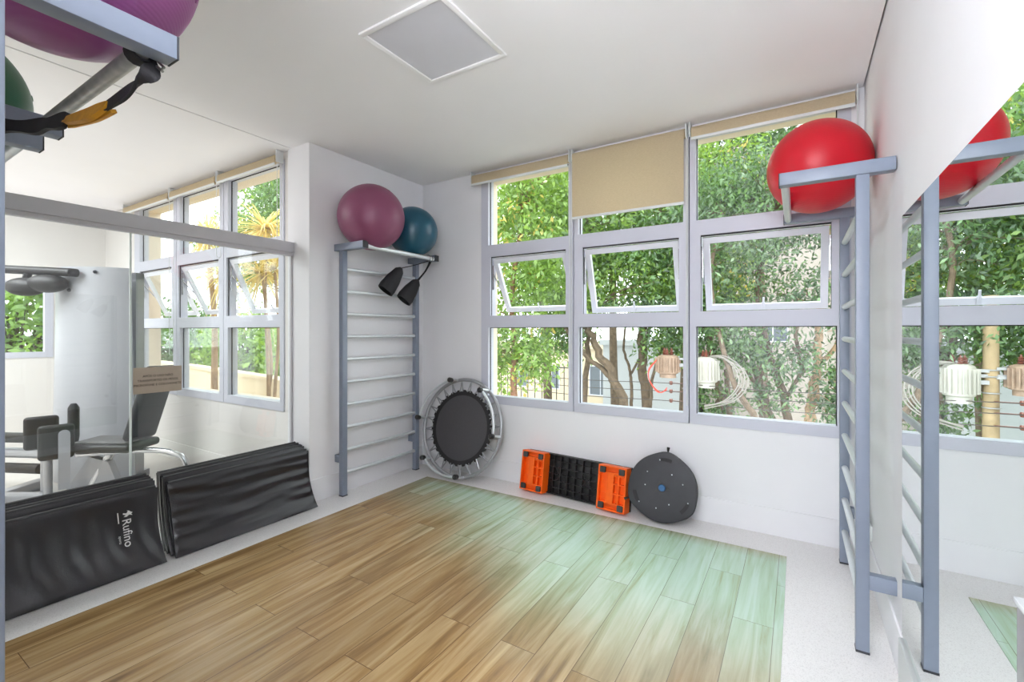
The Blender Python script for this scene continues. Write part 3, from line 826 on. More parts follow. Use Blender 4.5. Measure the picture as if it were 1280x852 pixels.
pb = MB(); prev = None
for sc_, z in ((1.0, -.030), (1.0, -.006), (.985, .006), (.93, .010), (.55, .007), (.20, .006)):
    ring = [pb.bm.verts.new(BC + bx_ * (lobe(2 * PI * k / NB) * sc_ * math.cos(2 * PI * k / NB)) + by_ * (lobe(2 * PI * k / NB) * sc_ * math.sin(2 * PI * k / NB)) + bz_ * z) for k in range(NB)]
    if prev:
        for k in range(NB): pb.bm.faces.new((prev[k], prev[(k + 1) % NB], ring[(k + 1) % NB], ring[k]))
    else: pb.bm.faces.new(ring[::-1])
    prev = ring
pb.bm.faces.new(prev); base = pb.build('base_plate', M['bosu'], bo)
MB().lathe([(R0 * .985, -.03), (R0 * .97, -.06), (R0 * .86, -.095), (R0 * .6, -.122), (R0 * .3, -.132), (0, -.135)], 64, BF).build('dome', M['bosu'], bo)
for a in (84, -36, 204):
    a_ = math.radians(a); q = MB()
    aa = [a_ + d for d in np.linspace(-.20, .20, 12)]
    inn = [BC + bx_ * (.196 * math.cos(t)) + by_ * (.196 * math.sin(t)) for t in aa]; ou = [BC + bx_ * (.222 * math.cos(t)) + by_ * (.222 * math.sin(t)) for t in aa]
    A = [q.bm.verts.new(p + bz_ * .0115) for p in inn + ou[::-1]]; B = [q.bm.verts.new(p + bz_ * .002) for p in inn + ou[::-1]]
    K = len(A); q.bm.faces.new(A); q.bm.faces.new(B[::-1])
    for k in range(K): q.bm.faces.new((A[k], B[k], B[(k + 1) % K], A[(k + 1) % K]))
    q.build('grip_slot', M['band'], base)
    e = BC + bx_ * (R0 * 1.05 * math.cos(a_)) + by_ * (R0 * 1.05 * math.sin(a_)); o_ = bx_ * math.cos(a_) + by_ * math.sin(a_)
    if a != -36:
        q = MB(); q.tube([e - bz_ * .02, e + o_ * .018 + bz_ * .0, e + o_ * .040 + bz_ * .004], [.004, .009, .012], 8); q.build('cord_tab', M['black'], bo)
q = MB(); q.lathe([(0, .020), (.022, .020), (.027, .013), (.027, .004)], 20, BF); q.build('pump_plug', material('blue_plug', (26, 84, 128), .3), base)
q = MB()
for k in range(9):
    a = 2 * PI * k / 9 + .3; rr = (.155, .125, .205)[k % 3]
    q.sphere(BC + bx_ * rr * math.cos(a) + by_ * rr * math.sin(a) + bz_ * .009, .005, 8, 6)
q.build('screw_heads', M['rung'], base)
tri = MB(); tri.prism([(-.055, -.035), (.062, -.01), (-.02, .05)], .0035, frame_of(BC + bz_ * .0065, bx_, by_)); tri.build('centre_plate', M['foot'], base)


# ------------------------------------------------------------------ roller blinds
def blind(label, x0, x1, yf, drop, group, chain_z):
    yc = yf - .055; zc = HC - .072
    o = thing('roller_blind', label, 'blind', ((x0 + x1) / 2, yc, zc - .04), group)
    MB().tube([(x0 + .02, yc, zc), (x1 - .02, yc, zc)], .036, 20).build('roller', M['fabric'], o)
    for x in (x0 + .004, x1 - .014): MB().box(x, x + .010, yc - .03, yc + .04, zc - .036, HC - .002, bev=.003).build('end_bracket', M['fabric'] if False else M['mirror_edge'], o)
    z1 = zc - drop; f = MB()
    f.box(x0 + .022, x1 - .022, yc - .0365, yc - .0355, z1, zc); f.build('fabric_sheet', M['fabric'], o, smooth=False)
    f = MB(); f.box(x0 + .02, x1 - .02, yc - .042, yc - .030, z1 - .016, z1 + .006, bev=.003); f.build('bottom_bar', M['mirror_edge'], o)
    c = MB(); xc = x1 - .006 if chain_z > 0 else x1 - .006
    c.tube([(xc, yc - .02, zc), (xc, yc - .02, abs(chain_z))], .0028, 6); c.tube([(xc, yc + .02, zc), (xc, yc + .02, abs(chain_z))], .0028, 6); c.tube(arc((xc, yc, abs(chain_z)), .02, PI, 2 * PI, 8, (0, 1, 0), (0, 0, 1)), .0028, 6)
    c.build('bead_chain', M['mirror_edge'], o)


blind('rolled up beige roller blind nearest the mauve and teal balls', -2.775, -1.69, WY, .062, 'blinds on the main window', .98)
blind('beige roller blind lowered over the middle window top', -1.685, -.715, WY, .535, 'blinds on the main window', .90)
blind('rolled up beige roller blind above the red ball', -.705, .335, WY, .058, 'blinds on the main window', 2.2)
GB = 'blinds on the gym window'
blind('rolled up cream blind farthest left on the gym window behind the glass partition', -7.20, -5.93, GY, .05, GB, 1.2)
blind('rolled up cream blind in the middle of the gym window behind the glass partition', -5.92, -4.90, GY, .05, GB, 2.2)
blind('rolled up cream blind on the gym window bay touching the white pier', -4.89, -3.86, GY, .05, GB, 2.2)

# ------------------------------------------------------------------ ceiling panel
cp = thing('ceiling_panel', 'square grey ceiling panel in a thin white frame', 'ceiling panel', (-1.70, 1.93, HC))
x0, x1, y0, y1 = -1.988, -1.415, 1.645, 2.222; b = MB(); t = .03
b.box(x0, x1, y0, y0 + t, HC - .012, HC, bev=.003); b.box(x0, x1, y1 - t, y1, HC - .012, HC, bev=.003); b.box(x0, x0 + t, y0 + t, y1 - t, HC - .012, HC, bev=.003); b.box(x1 - t, x1, y0 + t, y1 - t, HC - .012, HC, bev=.003)
b.build('frame', M['ceil'], cp); MB().box(x0 + t, x1 - t, y0 + t, y1 - t, HC - .005, HC).build('diffuser', M['panel'], cp)

# ------------------------------------------------------------------ outlet and post at the right
ot = thing('wall_outlet', 'small wall outlet with a black plug behind the right wall bars', 'outlet', (RX, 3.41, .23))
MB().box(RX - .012, RX, 3.365, 3.455, .225, .315, bev=.004).build('cover_plate', M['mirror_edge'], ot)
b = MB(); b.box(RX - .05, RX - .012, 3.395, 3.44, .30, .335, bev=.006); b.build('plug', M['black'], ot)
ps = thing('metal_post', 'grey metal post with a slanted flat top at the lower right frame edge', 'post', (.312, .93, 0))
b = MB(); b.box(.272, .312, .915, .965, .0, 1.052, bev=.006); b.build('post_tube', M['greymetal'], ps)
b = MB(); b.box(.269, .315, .912, .968, 1.050, 1.060, bev=.004); b.build('post_cap', M['rung'], ps)
b = MB(); b.box(.25, .34, .89, .99, 0, .012, bev=.004); b.build('base_flange', M['greymetal'], ps)

# ------------------------------------------------------------------ gym machine behind the glass
gm = thing('leg_machine', 'grey leg training machine with dark padded seat behind the glass partition', 'gym machine', (-5.1, 1.4, 0))


def orient_pad(c, size, x, y, bev, mat, name, par, mb=None):
    b = mb or MB(); b.X = frame_of(c, x, y); b.box(-size[0] / 2, size[0] / 2, -size[1] / 2, size[1] / 2, -size[2] / 2, size[2] / 2, bev=bev, seg=3)
    return b.build(name, mat, par)


dirm = Vector((.535, .335, 0)).normalized(); per = Vector((-dirm.y, dirm.x, 0))
orient_pad(Vector((-5.0, 1.54, .475)), (.56, .36, .07), dirm, per, .03, M['pad'], 'seat', gm)
orient_pad(Vector((-5.0, 1.54, .515)), (.44, .27, .02), dirm, per, .009, M['padlight'], 'seat_cushion', gm)
bk = Vector((.12, .10, .52)).normalized()
orient_pad(Vector((-4.80, 1.74, .83)), (.66, .32, .075), bk, per, .034, M['pad'], 'backrest', gm)
orient_pad(Vector((-4.80, 1.74, .83)) + Vector((-.034, -.022, .012)), (.58, .25, .02), bk, per, .009, M['padlight'], 'backrest_cushion', gm)
b = MB(); b.tube(smooth_path([(-5.15, 1.35, .41), (-4.75, 1.68, .43), (-4.52, 1.80, .41), (-4.44, 1.86, .32), (-4.42, 1.88, .0)], 6), .024, 12); b.tube([(-5.0, 1.54, .44), (-5.15, 1.42, .06)], .035, 10); b.build('seat_frame', M['chrome'], gm)
b = MB(); b.X = frame_of((-5.1, 1.35, .05), dirm, per); b.box(-.75, .55, -.05, .05, -.04, .04, bev=.006); b.box(-.78, -.68, -.42, .42, -.045, .035, bev=.006); b.box(.45, .55, -.35, .35, -.045, .035, bev=.006); b.build('base_frame', M['greymetal'], gm)
b = MB(); b.X = frame_of((-5.15, 1.43, .22), dirm, (0, 0, 1)); b.prism([(-.20, -.16), (.30, -.16), (.18, .12), (.02, .16)], .06, Matrix.Translation((0, 0, -.03))); b.build('gusset', M['greymetal'], gm)
v1 = Vector((.84, .53, 0)).normalized(); camd = Vector((-.973, .23, 0))
fwd = Vector((.98, -.2, 0))
side_ = Vector((.22, .975, 0))
for nm, c in (('knee_pad', (-5.47, 1.205, .585)), ('knee_pad', (-5.08, 1.205, .555))):
    kp = orient_pad(Vector(c), (.215, .28, .06), side_, (0, 0, 1), .028, M['pad'], nm, gm)
b = MB(); b.X = frame_of((-5.01, 1.235, .42), side_, (0, 0, 1)); pl = [(.035 * math.cos(t), .20 + .035 * math.sin(t)) for t in np.linspace(0, PI, 10)] + [(-.035, -.24), (.035, -.24)]
b.prism(pl, .012, Matrix.Identity(4)); b.build('lever_plate', M['shroud'], gm)
b = MB(); b.tube([(-5.21, 1.185, .03), (-5.21, 1.185, .50)], .03, 12); b.tube([(-5.46, 1.22, .03), (-5.46, 1.22, .5)], .025, 10); b.build('pad_post', M['greymetal'], gm)
b = MB(); b.tube([(-5.22, 1.345, .50), (-5.22, 1.345, .56), (-5.22, 1.345, .80), (-5.22, 1.345, .835)], [.03, .038, .038, .018], 14); b.build('grip_roller', M['pad'], gm)
for z, yy in ((.50, 1.02), (.36, 1.05), (.24, 1.0)):
    b = MB(); b.tube([(-6.6, yy - .22, z), (-5.55, yy + .22, z + .02)], .045, 10); b.build('foot_rail', M['pad'] if z != .36 else M['greymetal'], gm)

ts = thing('weight_tower', 'tall curved grey weight stack shroud with black overhead bar behind the glass partition', 'gym machine', (-5.75, 1.6, 0))
hd_ = Vector((.85, .527, 0)); pr_ = Vector((.527, -.85, 0)); c0 = Vector((-5.735, 1.615, 0))
b = MB(); rows = []
for z, sc_ in ((.02, 1.10), (.8, 1.05), (2.05, .98)):
    row = []
    for k in range(25):
        t = -1 + 2 * k / 24
        off_ = .13 * (1 - (max(0, abs(t) - .15) / .85) ** 2)
        row.append((c0 + hd_ * (t * .36 * sc_) + pr_ * off_ + Vector((0, 0, z))))
    rows.append(row)
V0 = [[b.bm.verts.new(p) for p in r_] for r_ in rows]; V1 = [[b.bm.verts.new(p - pr_ * .02) for p in r_] for r_ in rows]
for j in range(2):
    for k in range(24):
        b.bm.faces.new((V0[j][k], V0[j][k + 1], V0[j + 1][k + 1], V0[j + 1][k])); b.bm.faces.new((V1[j][k], V1[j + 1][k], V1[j + 1][k + 1], V1[j][k + 1]))
for k in range(24): b.bm.faces.new((V0[2][k], V0[2][k + 1], V1[2][k + 1], V1[2][k])); b.bm.faces.new((V0[0][k], V1[0][k], V1[0][k + 1], V0[0][k + 1]))
for k in (0, 24):
    for j in range(2): b.bm.faces.new((V0[j][k], V0[j + 1][k], V1[j + 1][k], V1[j][k]))
b.build('shroud', M['shroud'], ts)
b = MB(); b.X = frame_of(c0 - pr_ * .14, hd_, (0, 0, 1)); b.box(-.34, -.26, 0, 2.02, -.05, .05); b.box(.26, .34, 0, 2.02, -.05, .05); b.box(-.34, .34, 0, .06, -.12, .12); b.box(-.34, .34, 1.96, 2.02, -.05, .05); b.build('tower_frame', M['greymetal'], ts)
b = MB(); b.tube([c0 + Vector((0, 0, 1.985)) + pr_ * .16, Vector((-5.64, 1.437, 1.985)), Vector((-6.25, 1.06, 2.02)), Vector((-6.6, .85, 2.02))], .038, 12); b.build('overhead_bar', M['pad'], ts)
for c in ((-5.83, 1.325, 1.885), (-6.0, 1.22, 1.855)):
    b = MB(); b.X = frame_of(c, hd_, (0, 0, 1)); b.sphere((0, 0, 0), 1, 24, 16, (.175, .085, .10)); b.tube([(0, .05, 0), (.02, .13, 0)], .03, 8); b.build('roller_pad', M['pad'], ts)
b = MB()
for hx, z in ((.14, 2.0), (-.1, 1.83)):
    b.sphere(c0 + hd_ * hx + pr_ * .132 + Vector((0, 0, z)), .016, 10, 8)
b.build('bolt_heads', M['cap'], ts)


# ================================================================== outside
sbox('ground', M['ground'], -70, 45, 4.2, 90, -6.6, -6.5)
sbox('terrace', M['render'], -24, -3.9, GY + .26, 7.2, -.25, -.12)


# ---- trees
def leaf_cloud(rng, centers, per, spread, L, Wd, droop):
    n = len(centers) * per
    c = np.repeat(np.asarray(centers), per, axis=0)
    p = c + rng.normal(size=(n, 3)) * np.array(spread)
    d = rng.normal(size=(n, 3)); d[:, 2] -= droop; d /= np.linalg.norm(d, axis=1)[:, None]
    q = rng.normal(size=(n, 3)); s = np.cross(d, q); s /= np.linalg.norm(s, axis=1)[:, None] + 1e-9
    nn = np.cross(d, s); l = (L * rng.uniform(.7, 1.3, n))[:, None]; w = (Wd * rng.uniform(.7, 1.3, n))[:, None]
    v0 = p; v1 = p + d * l * .45 + s * w * .5 + nn * w * .12; v2 = p + d * l - nn * l * .06; v3 = p + d * l * .45 - s * w * .5 + nn * w * .12
    V = np.stack([v0, v1, v2, v3], 1).reshape(-1, 3)
    F = np.arange(n * 4).reshape(n, 4)
    return V, F


def tree(name, label, base, stems, crowns, mats, bark, seed, L=.15, Wd=.06, per=16, droop=.7, group='trees outside the windows', twigs=40):
    """stems: polylines [(points, r0, r1)]; crowns: [(centre, radii, clusters)]"""
    rng = np.random.default_rng(seed); t = thing(name, label, 'tree', base, group)
    b = MB(); allp = []
    for pts, r0, r1 in stems:
        P = smooth_path(pts, 5); n = len(P)
        P = [p + Vector(rng.normal(size=3) * r0 * .18) if 0 < i < n - 1 else p for i, p in enumerate(P)]
        b.tube(P, [r0 + (r1 - r0) * i / (n - 1) for i in range(n)], 9); allp += P
    ap = np.array([tuple(p) for p in allp]); cl = []
    for c, rad, k in crowns:
        u = rng.normal(size=(k, 3)); u /= np.linalg.norm(u, axis=1)[:, None]; u *= (rng.uniform(.15, 1, k) ** .45)[:, None]
        cl.append(np.array(c) + u * np.array(rad))
    cl = np.concatenate(cl)
    for i in rng.choice(len(cl), min(twigs, len(cl)), replace=False):
        dd = np.linalg.norm(ap - cl[i], axis=1) + np.maximum(0, ap[:, 2] - cl[i][2]) * 1.0; j = int(dd.argmin()); a = Vector(ap[j]); e = Vector(cl[i]); mid = a.lerp(e, .5) + Vector((rng.normal() * .15, rng.normal() * .15, .15))
        ln = (e - a).length
        b.tube(smooth_path([a, mid, e], 3), [max(.008, .014 * ln * (1 - q / 6.5)) for q in range(7)], 5)
    b.build('trunk', bark, t)
    V, F = leaf_cloud(rng, cl, per, (.20, .20, .17), L, Wd, droop)
    if not isinstance(mats, list): mats = [mats]
    idx = rng.choice(len(mats), len(cl), p=[1.0] if len(mats) == 1 else ([.95, .05] if mats[1] is M['leafY'] else [.75, .25]))
    idx = np.repeat(idx, per)
    o = rawmesh('foliage', V, F, mats, t)
    o.data.polygons.foreach_set('material_index', idx.astype(np.int32))
    return t


LA, LB, LC, LY = M['leafA'], M['leafB'], M['leafC'], M['leafY']
tree('street_tree', 'bright green tree with thin reddish trunk in the left bay of the main window', (-6.1, 10, -6.5),
     [([(-6.0, 10, -6.5), (-6.1, 10, -2), (-6.13, 10, .4), (-6.2, 10, 2.2), (-6.0, 10.1, 4.5)], .12, .05)],
     [((-6.1, 10.0, 3.6), (1.5, 1.3, 1.6), 330), ((-5.4, 10.2, 5.6), (1.6, 1.4, 1.2), 230), ((-6.2, 9.8, 1.6), (1.0, .9, .8), 90), ((-6.75, 9.9, .6), (.35, .5, .9), 45), ((-5.6, 9.9, .75), (.5, .5, .55), 50)],
     [LA, LY], M['bark3'], 11, .16, .07)
tree('street_tree', 'green tree with leaning thick trunk forked low in the middle bay', (-1.3, 12, -6.5),
     [([(-1.6, 12, -6.5), (-2.6, 12, -3.5), (-3.75, 12, -.95), (-4.3, 12, .35), (-4.68, 12, .9), (-5.0, 12.1, 1.7), (-5.3, 12.2, 3.2), (-5.0, 12.3, 5.2)], .16, .06),
      ([(-4.12, 12, .02), (-4.6, 12, .45), (-5.0, 11.9, .75), (-5.6, 11.8, 1.6)], .075, .05)],
     [((-4.7, 12.0, 4.6), (1.7, 1.5, 1.7), 380), ((-4.0, 12.2, 3.0), (1.5, 1.2, 1.0), 190), ((-5.1, 11.7, 2.4), (1.0, .9, .7), 110)],
     [LA, LB], M['bark'], 23, .16, .062)
tree('street_tree', 'green tree with straight dark trunk at the left edge of the middle bay', (-5.1, 12.4, -6.5),
     [([(-5.0, 12.4, -6.5), (-5.2, 12.4, -2), (-5.22, 12.4, -.2), (-5.1, 12.4, 1.4), (-5.4, 12.5, 3.4)], .12, .05)],
     [((-6.3, 13.0, 3.4), (1.4, 1.2, 2.0), 300), ((-5.95, 12.6, 1.5), (.8, .8, .9), 110)],
     [LB, LA], M['bark'], 31, .16, .06)
tree('street_tree', 'green tree with upright thick trunk behind the left transformer', (-3.6, 13, -6.5),
     [([(-3.5, 13, -6.5), (-3.65, 13, -2), (-3.62, 13, -.6), (-3.72, 13, .6), (-3.72, 13, 1.6), (-3.5, 13.1, 3.4), (-3.2, 13.1, 5.4)], .17, .08),
      ([(-3.72, 13, .9), (-3.5, 12.9, 1.5), (-3.2, 12.8, 2.3)], .07, .04), ([(-3.45, 12.8, -.6), (-3.4, 12.8, .1), (-3.2, 12.7, .75), (-2.9, 12.6, 1.3)], .05, .03),
      ([(-4.05, 13, -.9), (-4.05, 13, -.1), (-4.1, 13, .35), (-4.28, 13, .9), (-4.2, 13, 1.7)], .05, .03), ([(-4.08, 13, .2), (-3.8, 13, .7)], .035, .03)],
     [((-3.3, 13.0, 4.6), (1.6, 1.4, 1.7), 340), ((-3.0, 12.7, 2.2), (1.2, 1.0, .8), 140), ((-2.95, 12.5, 1.05), (.5, .6, .5), 45)],
     [LB, LA], M['bark'], 41, .16, .06)
tree('street_tree', 'grey-green tree with several slanted stems in the right bay of the main window', (.1, 13, -6.5),
     [([(.55, 13, -6.5), (.25, 13, -3), (-.05, 13, -1.2), (-.35, 13, .05), (-.62, 13, .95), (-.85, 13, 2.4), (-.6, 13, 4.4)], .13, .05),
      ([(.1, 13, -2.0), (-.35, 13, -1.1), (-.75, 13, -.1), (-1.0, 13, .85), (-1.2, 13, 2.2)], .08, .04),
      ([(-.2, 13, -1.7), (-.6, 12.8, -.9), (-.95, 12.8, .2), (-1.3, 12.8, 1.1)], .06, .04),
      ([(-.25, 13, -.2), (.05, 12.9, .4), (.12, 12.9, .55), (-.1, 12.9, 1.1)], .05, .03), ([(.1, 12.9, .5), (-.02, 13, 1.2), (.0, 13, 2.0)], .05, .03)],
     [((-.6, 13, 4.6), (1.5, 1.3, 1.5), 290), ((-.6, 12.8, 2.2), (1.3, 1.0, .9), 85), ((-.3, 12.7, .9), (.7, .6, .5), 45), ((-.55, 12.6, -.1), (.5, .5, .4), 22)],
     [LC, LB], M['bark'], 53, .15, .055, twigs=95)
tree('street_tree', 'grey-green tree with pale upright trunk at the right edge of the right bay', (.4, 13.2, -6.5),
     [([(.15, 13.2, -6.5), (.2, 13.2, -2), (.3, 13.2, -.4), (.42, 13.2, .8), (.42, 13.2, 1.7), (.6, 13.2, 3.4), (.5, 13.2, 5.2)], .13, .06),
      ([(.1, 13.1, -1.9), (.2, 13.1, -.6), (.3, 13.1, .3)], .06, .05), ([(.42, 13.2, .6), (.75, 13.1, 1.1), (1.0, 13, 2.0)], .06, .04)],
     [((.9, 13.2, 4.9), (1.3, 1.3, 1.7), 240), ((.65, 13.0, 2.2), (1.0, 1.0, .8), 60), ((.75, 12.8, .0), (.5, .5, .7), 60)],
     [LC, LB], M['bark2'], 61, .15, .055, twigs=80)
tree('street_tree', 'slanted dark tree left of the multi-stemmed one in the right bay', (-.3, 11.5, -6.5),
     [([(.3, 11.5, -6.5), (-.1, 11.5, -3), (-.72, 11.5, -.75), (-1.0, 11.5, -.15), (-1.22, 11.5, .3), (-1.5, 11.6, 1.2), (-1.75, 11.7, 2.6), (-1.5, 11.7, 4.2)], .085, .045),
      ([(-1.62, 12.4, -2), (-1.62, 12.4, -.6), (-1.72, 12.4, .4), (-1.9, 12.4, 1.6)], .12, .07), ([(-1.4, 12.4, -2), (-1.42, 12.4, -.6), (-1.5, 12.4, .5)], .10, .05)],
     [((-1.75, 12.2, 3.9), (1.4, 1.1, 1.6), 300), ((-1.9, 12.3, 1.7), (1.1, .9, .7), 150), ((-1.25, 12.6, 1.0), (.6, .6, .45), 60), ((-1.7, 12.3, -.3), (.45, .4, .5), 40)],
     [LB, LC], M['bark'], 71, .15, .055)
tree('street_tree', 'grey-green tree standing farthest right, beyond the red ball', (3.6, 13.5, -6.5),
     [([(3.5, 13.5, -6.5), (3.6, 13.5, -1), (3.3, 13.5, 1.2), (3.6, 13.6, 4.6)], .14, .06), ([(3.55, 13.5, -.6), (4.3, 13.4, .9), (4.8, 13.3, 2.4)], .08, .04)],
     [((3.2, 13.5, 4.0), (1.7, 1.4, 1.9), 300), ((4.6, 13.3, 2.6), (1.2, 1.1, 1.1), 140), ((2.8, 13.2, 1.2), (.8, .8, .8), 70)],
     [LC, LB], M['bark'], 91, .16, .06)
tree('street_tree', 'yellow-green tree filling the mirror reflection of the right bay', (-3.2, 15.5, -6.5),
     [([(-3.0, 15.5, -6.5), (-3.1, 15.5, 0), (-2.9, 15.6, 3), (-3.2, 15.6, 6)], .18, .08)],
     [((-2.8, 15.6, 3.6), (1.9, 1.4, 1.9), 360), ((-2.8, 15.4, 6.4), (2.2, 1.5, 1.4), 240)], [LA, LY], M['bark'], 83, .19, .08)
for i, (x, y, z, rx, rz, lab, mt) in enumerate([
    (-8.3, 15.5, 5.2, 2.4, 3.0, 'leafy background tree behind the bright tree in the left bay', [LB, LA]),
    (-6.3, 17.5, 6.6, 2.6, 3.0, 'background tree seen above the lowered middle blind', [LB, LC]),
    (-1.2, 17.5, 7.0, 2.6, 2.6, 'background tree high behind the red ball', [LC, LB])]):
    tree('background_tree', lab, (x, y, -6.5), [([(x, y, -6.5), (x + .2, y, 0), (x, y, z - 1), (x + .1, y, z + 1)], .2, .08)],
         [((x, y, z), (rx, 1.6, rz), 520)], mt, M['bark'], 100 + i, .21, .085, 14)

# gym side: shrubs and dracaenas behind a planter wall
pw = MB(); PL = smooth_path([(-22, 5.4, 0), (-16, 5.35, 0), (-12.2, 5.1, 0), (-9.6, 4.75, 0), (-7.6, 4.45, 0), (-6.4, 4.15, 0), (-5.0, 3.9, 0)], 6)
for z0, z1, w in ((-.12, .62, .16), (.62, .68, .22)):
    rings = []
    for i, p in enumerate(PL):
        d = (PL[min(i + 1, len(PL) - 1)] - PL[max(0, i - 1)]).normalized(); nn = Vector((-d.y, d.x, 0))
        rings.append([pw.bm.verts.new(p + nn * s_ * w / 2 + Vector((0, 0, z))) for s_, z in ((-1, z0), (1, z0), (1, z1), (-1, z1))])
    for A, B in zip(rings, rings[1:]):
        for k in range(4): pw.bm.faces.new((A[k], A[(k + 1) % 4], B[(k + 1) % 4], B[k]))
    pw.bm.faces.new(rings[0][::-1]); pw.bm.faces.new(rings[-1])
tag(pw.build('planter_wall', M['bcream'], org=(-12, 5, -.12)), 'low curved cream garden wall outside the gym window', 'garden wall')


def dracaena(label, base, stems, heads, seed, mt, L=.75):
    rng = np.random.default_rng(seed); t = thing('dracaena', label, 'plant', base, 'plants outside the gym window'); b = MB()
    for pts, r0, r1 in stems:
        P = smooth_path(pts, 4); b.tube(P, [r0 + (r1 - r0) * i / (len(P) - 1) for i in range(len(P))], 8)
    b.build('stem', M['bark2'], t); V = []; F = []
    for c, n in heads:
        for k in range(n):
            d = rng.normal(size=3); d[2] = d[2] * .8 + .25; d /= np.linalg.norm(d); s = np.cross(d, [0, 0, 1.0]); s /= np.linalg.norm(s) + 1e-9
            l = L * rng.uniform(.7, 1.15); w = .016; p = np.array(c); i0 = len(V)
            for q in range(5):
                f = q / 4; cen = p + d * l * f + np.array([0, 0, -.42 * l * f * f]); ww = w * (1 - .9 * f ** 1.5)
                V += [cen - s * ww, cen + s * ww]
            for q in range(4): F.append((i0 + 2 * q, i0 + 2 * q + 1, i0 + 2 * q + 3, i0 + 2 * q + 2))
    rawmesh('leaves', V, F, mt, t)


dracaena('dracaena with several thin stems and straw coloured strap leaves in the right gym bay', (-5.85, 3.45, -.12),
         [([(-5.85, 3.4, -.12), (-5.88, 3.42, .8), (-6.0, 3.45, 1.8), (-6.09, 3.5, 2.8)], .026, .018), ([(-5.76, 3.4, -.12), (-5.70, 3.4, .7), (-5.62, 3.4, 1.4), (-5.7, 3.4, 2.2)], .024, .016),
          ([(-5.9, 3.45, -.12), (-6.0, 3.5, .6), (-5.95, 3.5, 1.1), (-6.25, 3.55, 2.2)], .022, .016)],
         [((-6.09, 3.5, 2.83), 130), ((-6.28, 3.55, 2.25), 90), ((-5.7, 3.4, 2.25), 60)], 5, M['leafO'])
dracaena('dracaena with one pale trunk and straw coloured strap leaves in the middle gym bay', (-7.87, 3.7, -.12),
         [([(-7.87, 3.7, -.12), (-7.87, 3.7, .7), (-7.92, 3.72, 1.7), (-8.3, 3.78, 3.0)], .06, .035), ([(-7.68, 3.7, -.12), (-7.64, 3.7, .8), (-7.6, 3.75, 1.6), (-7.7, 3.75, 2.3)], .03, .02)],
         [((-8.3, 3.8, 3.05), 140), ((-7.7, 3.75, 2.35), 90)], 8, M['leafO'])


def shrub(label, c, rad, k, mt, seed):
    rng = np.random.default_rng(seed); t = thing('shrub', label, 'shrub', (c[0], c[1], c[2] - rad[2]), 'plants outside the gym window')
    u = rng.normal(size=(k, 3)); u /= np.linalg.norm(u, axis=1)[:, None]; u *= (rng.uniform(.1, 1, k) ** .45)[:, None]; cl = np.array(c) + u * np.array(rad)
    V, F = leaf_cloud(rng, cl, 14, (.16, .16, .14), .17, .075, .3); b = MB()
    for i in range(0, k, 6): b.tube(smooth_path([(c[0] + rng.normal() * .2, c[1], c[2] - rad[2]), Vector(c).lerp(Vector(cl[i]), .5), Vector(cl[i])], 3), [.03 - .0035 * q for q in range(7)], 5)
    b.build('branches', M['bark'], t); rawmesh('foliage', V, F, mt, t)


shrub('broad leafy shrub beyond the planter wall in the right gym bay', (-9.3, 6.6, .9), (1.8, .9, 1.1), 300, LA, 201)
shrub('leafy shrub beyond the planter wall in the middle gym bay', (-13.0, 7.0, .9), (2.0, .9, 1.2), 320, LA, 202)
shrub('leafy shrub beyond the planter wall in the left gym bay', (-17.0, 7.0, 1.0), (2.2, .9, 1.4), 320, LB, 203)
shrub('leafy bush outside the far left gym window', (-11.5, 2.2, 1.4), (.8, 2.0, 1.4), 420, LA, 204)
tree('terrace_tree', 'tall green tree overhanging the top of the gym window', (-14.5, 9.5, -1),
     [([(-14.5, 9.5, -1), (-14.6, 9.5, 2), (-14.2, 9.3, 4.5), (-13.2, 9, 6)], .2, .08)],
     [((-13.0, 9.0, 5.9), (3.2, 1.5, 1.2), 420), ((-17.5, 9.6, 4.6), (2.4, 1.4, 1.5), 300)], [LB, LA], M['bark'], 303, .2, .08)

# ---- utility pole, transformers, lines
up_o = thing('utility_pole', 'weathered pole between the two transformers, seen in the mirror', 'pole', (-2.27, 11.75, -6.5))
b = MB(); b.tube([(-2.27, 11.75, -6.5), (-2.27, 11.75, 2.1)], [.14, .105], 16); b.build('pole_shaft', M['pole'], up_o)
b = MB()
for z in (.05, .32, .62, .74): b.tube(arc((-2.27, 11.75, z), .122, 0, 2 * PI * 19 / 20, 20, (1, 0, 0), (0, 1, 0)), .012, 6, closed=True)
b.box(-2.62, -1.92, 11.66, 11.70, .60, .66); b.build('steel_bands', M['greymetal'], up_o)
b = MB()
for z in (-.25, -.02, .18): b.lathe([(0, -.04), (.03, -.04), (.045, -.01), (.03, 0), (.045, .02), (.03, .05), (0, .05)], 14, Matrix.Translation((-2.62, 11.55, z)))
for z in (-.25, -.02, .18): b.box(-2.64, -2.27, 11.56, 11.60, z - .01, z + .01)
b.build('insulator_rack', M['porcelain'], up_o)


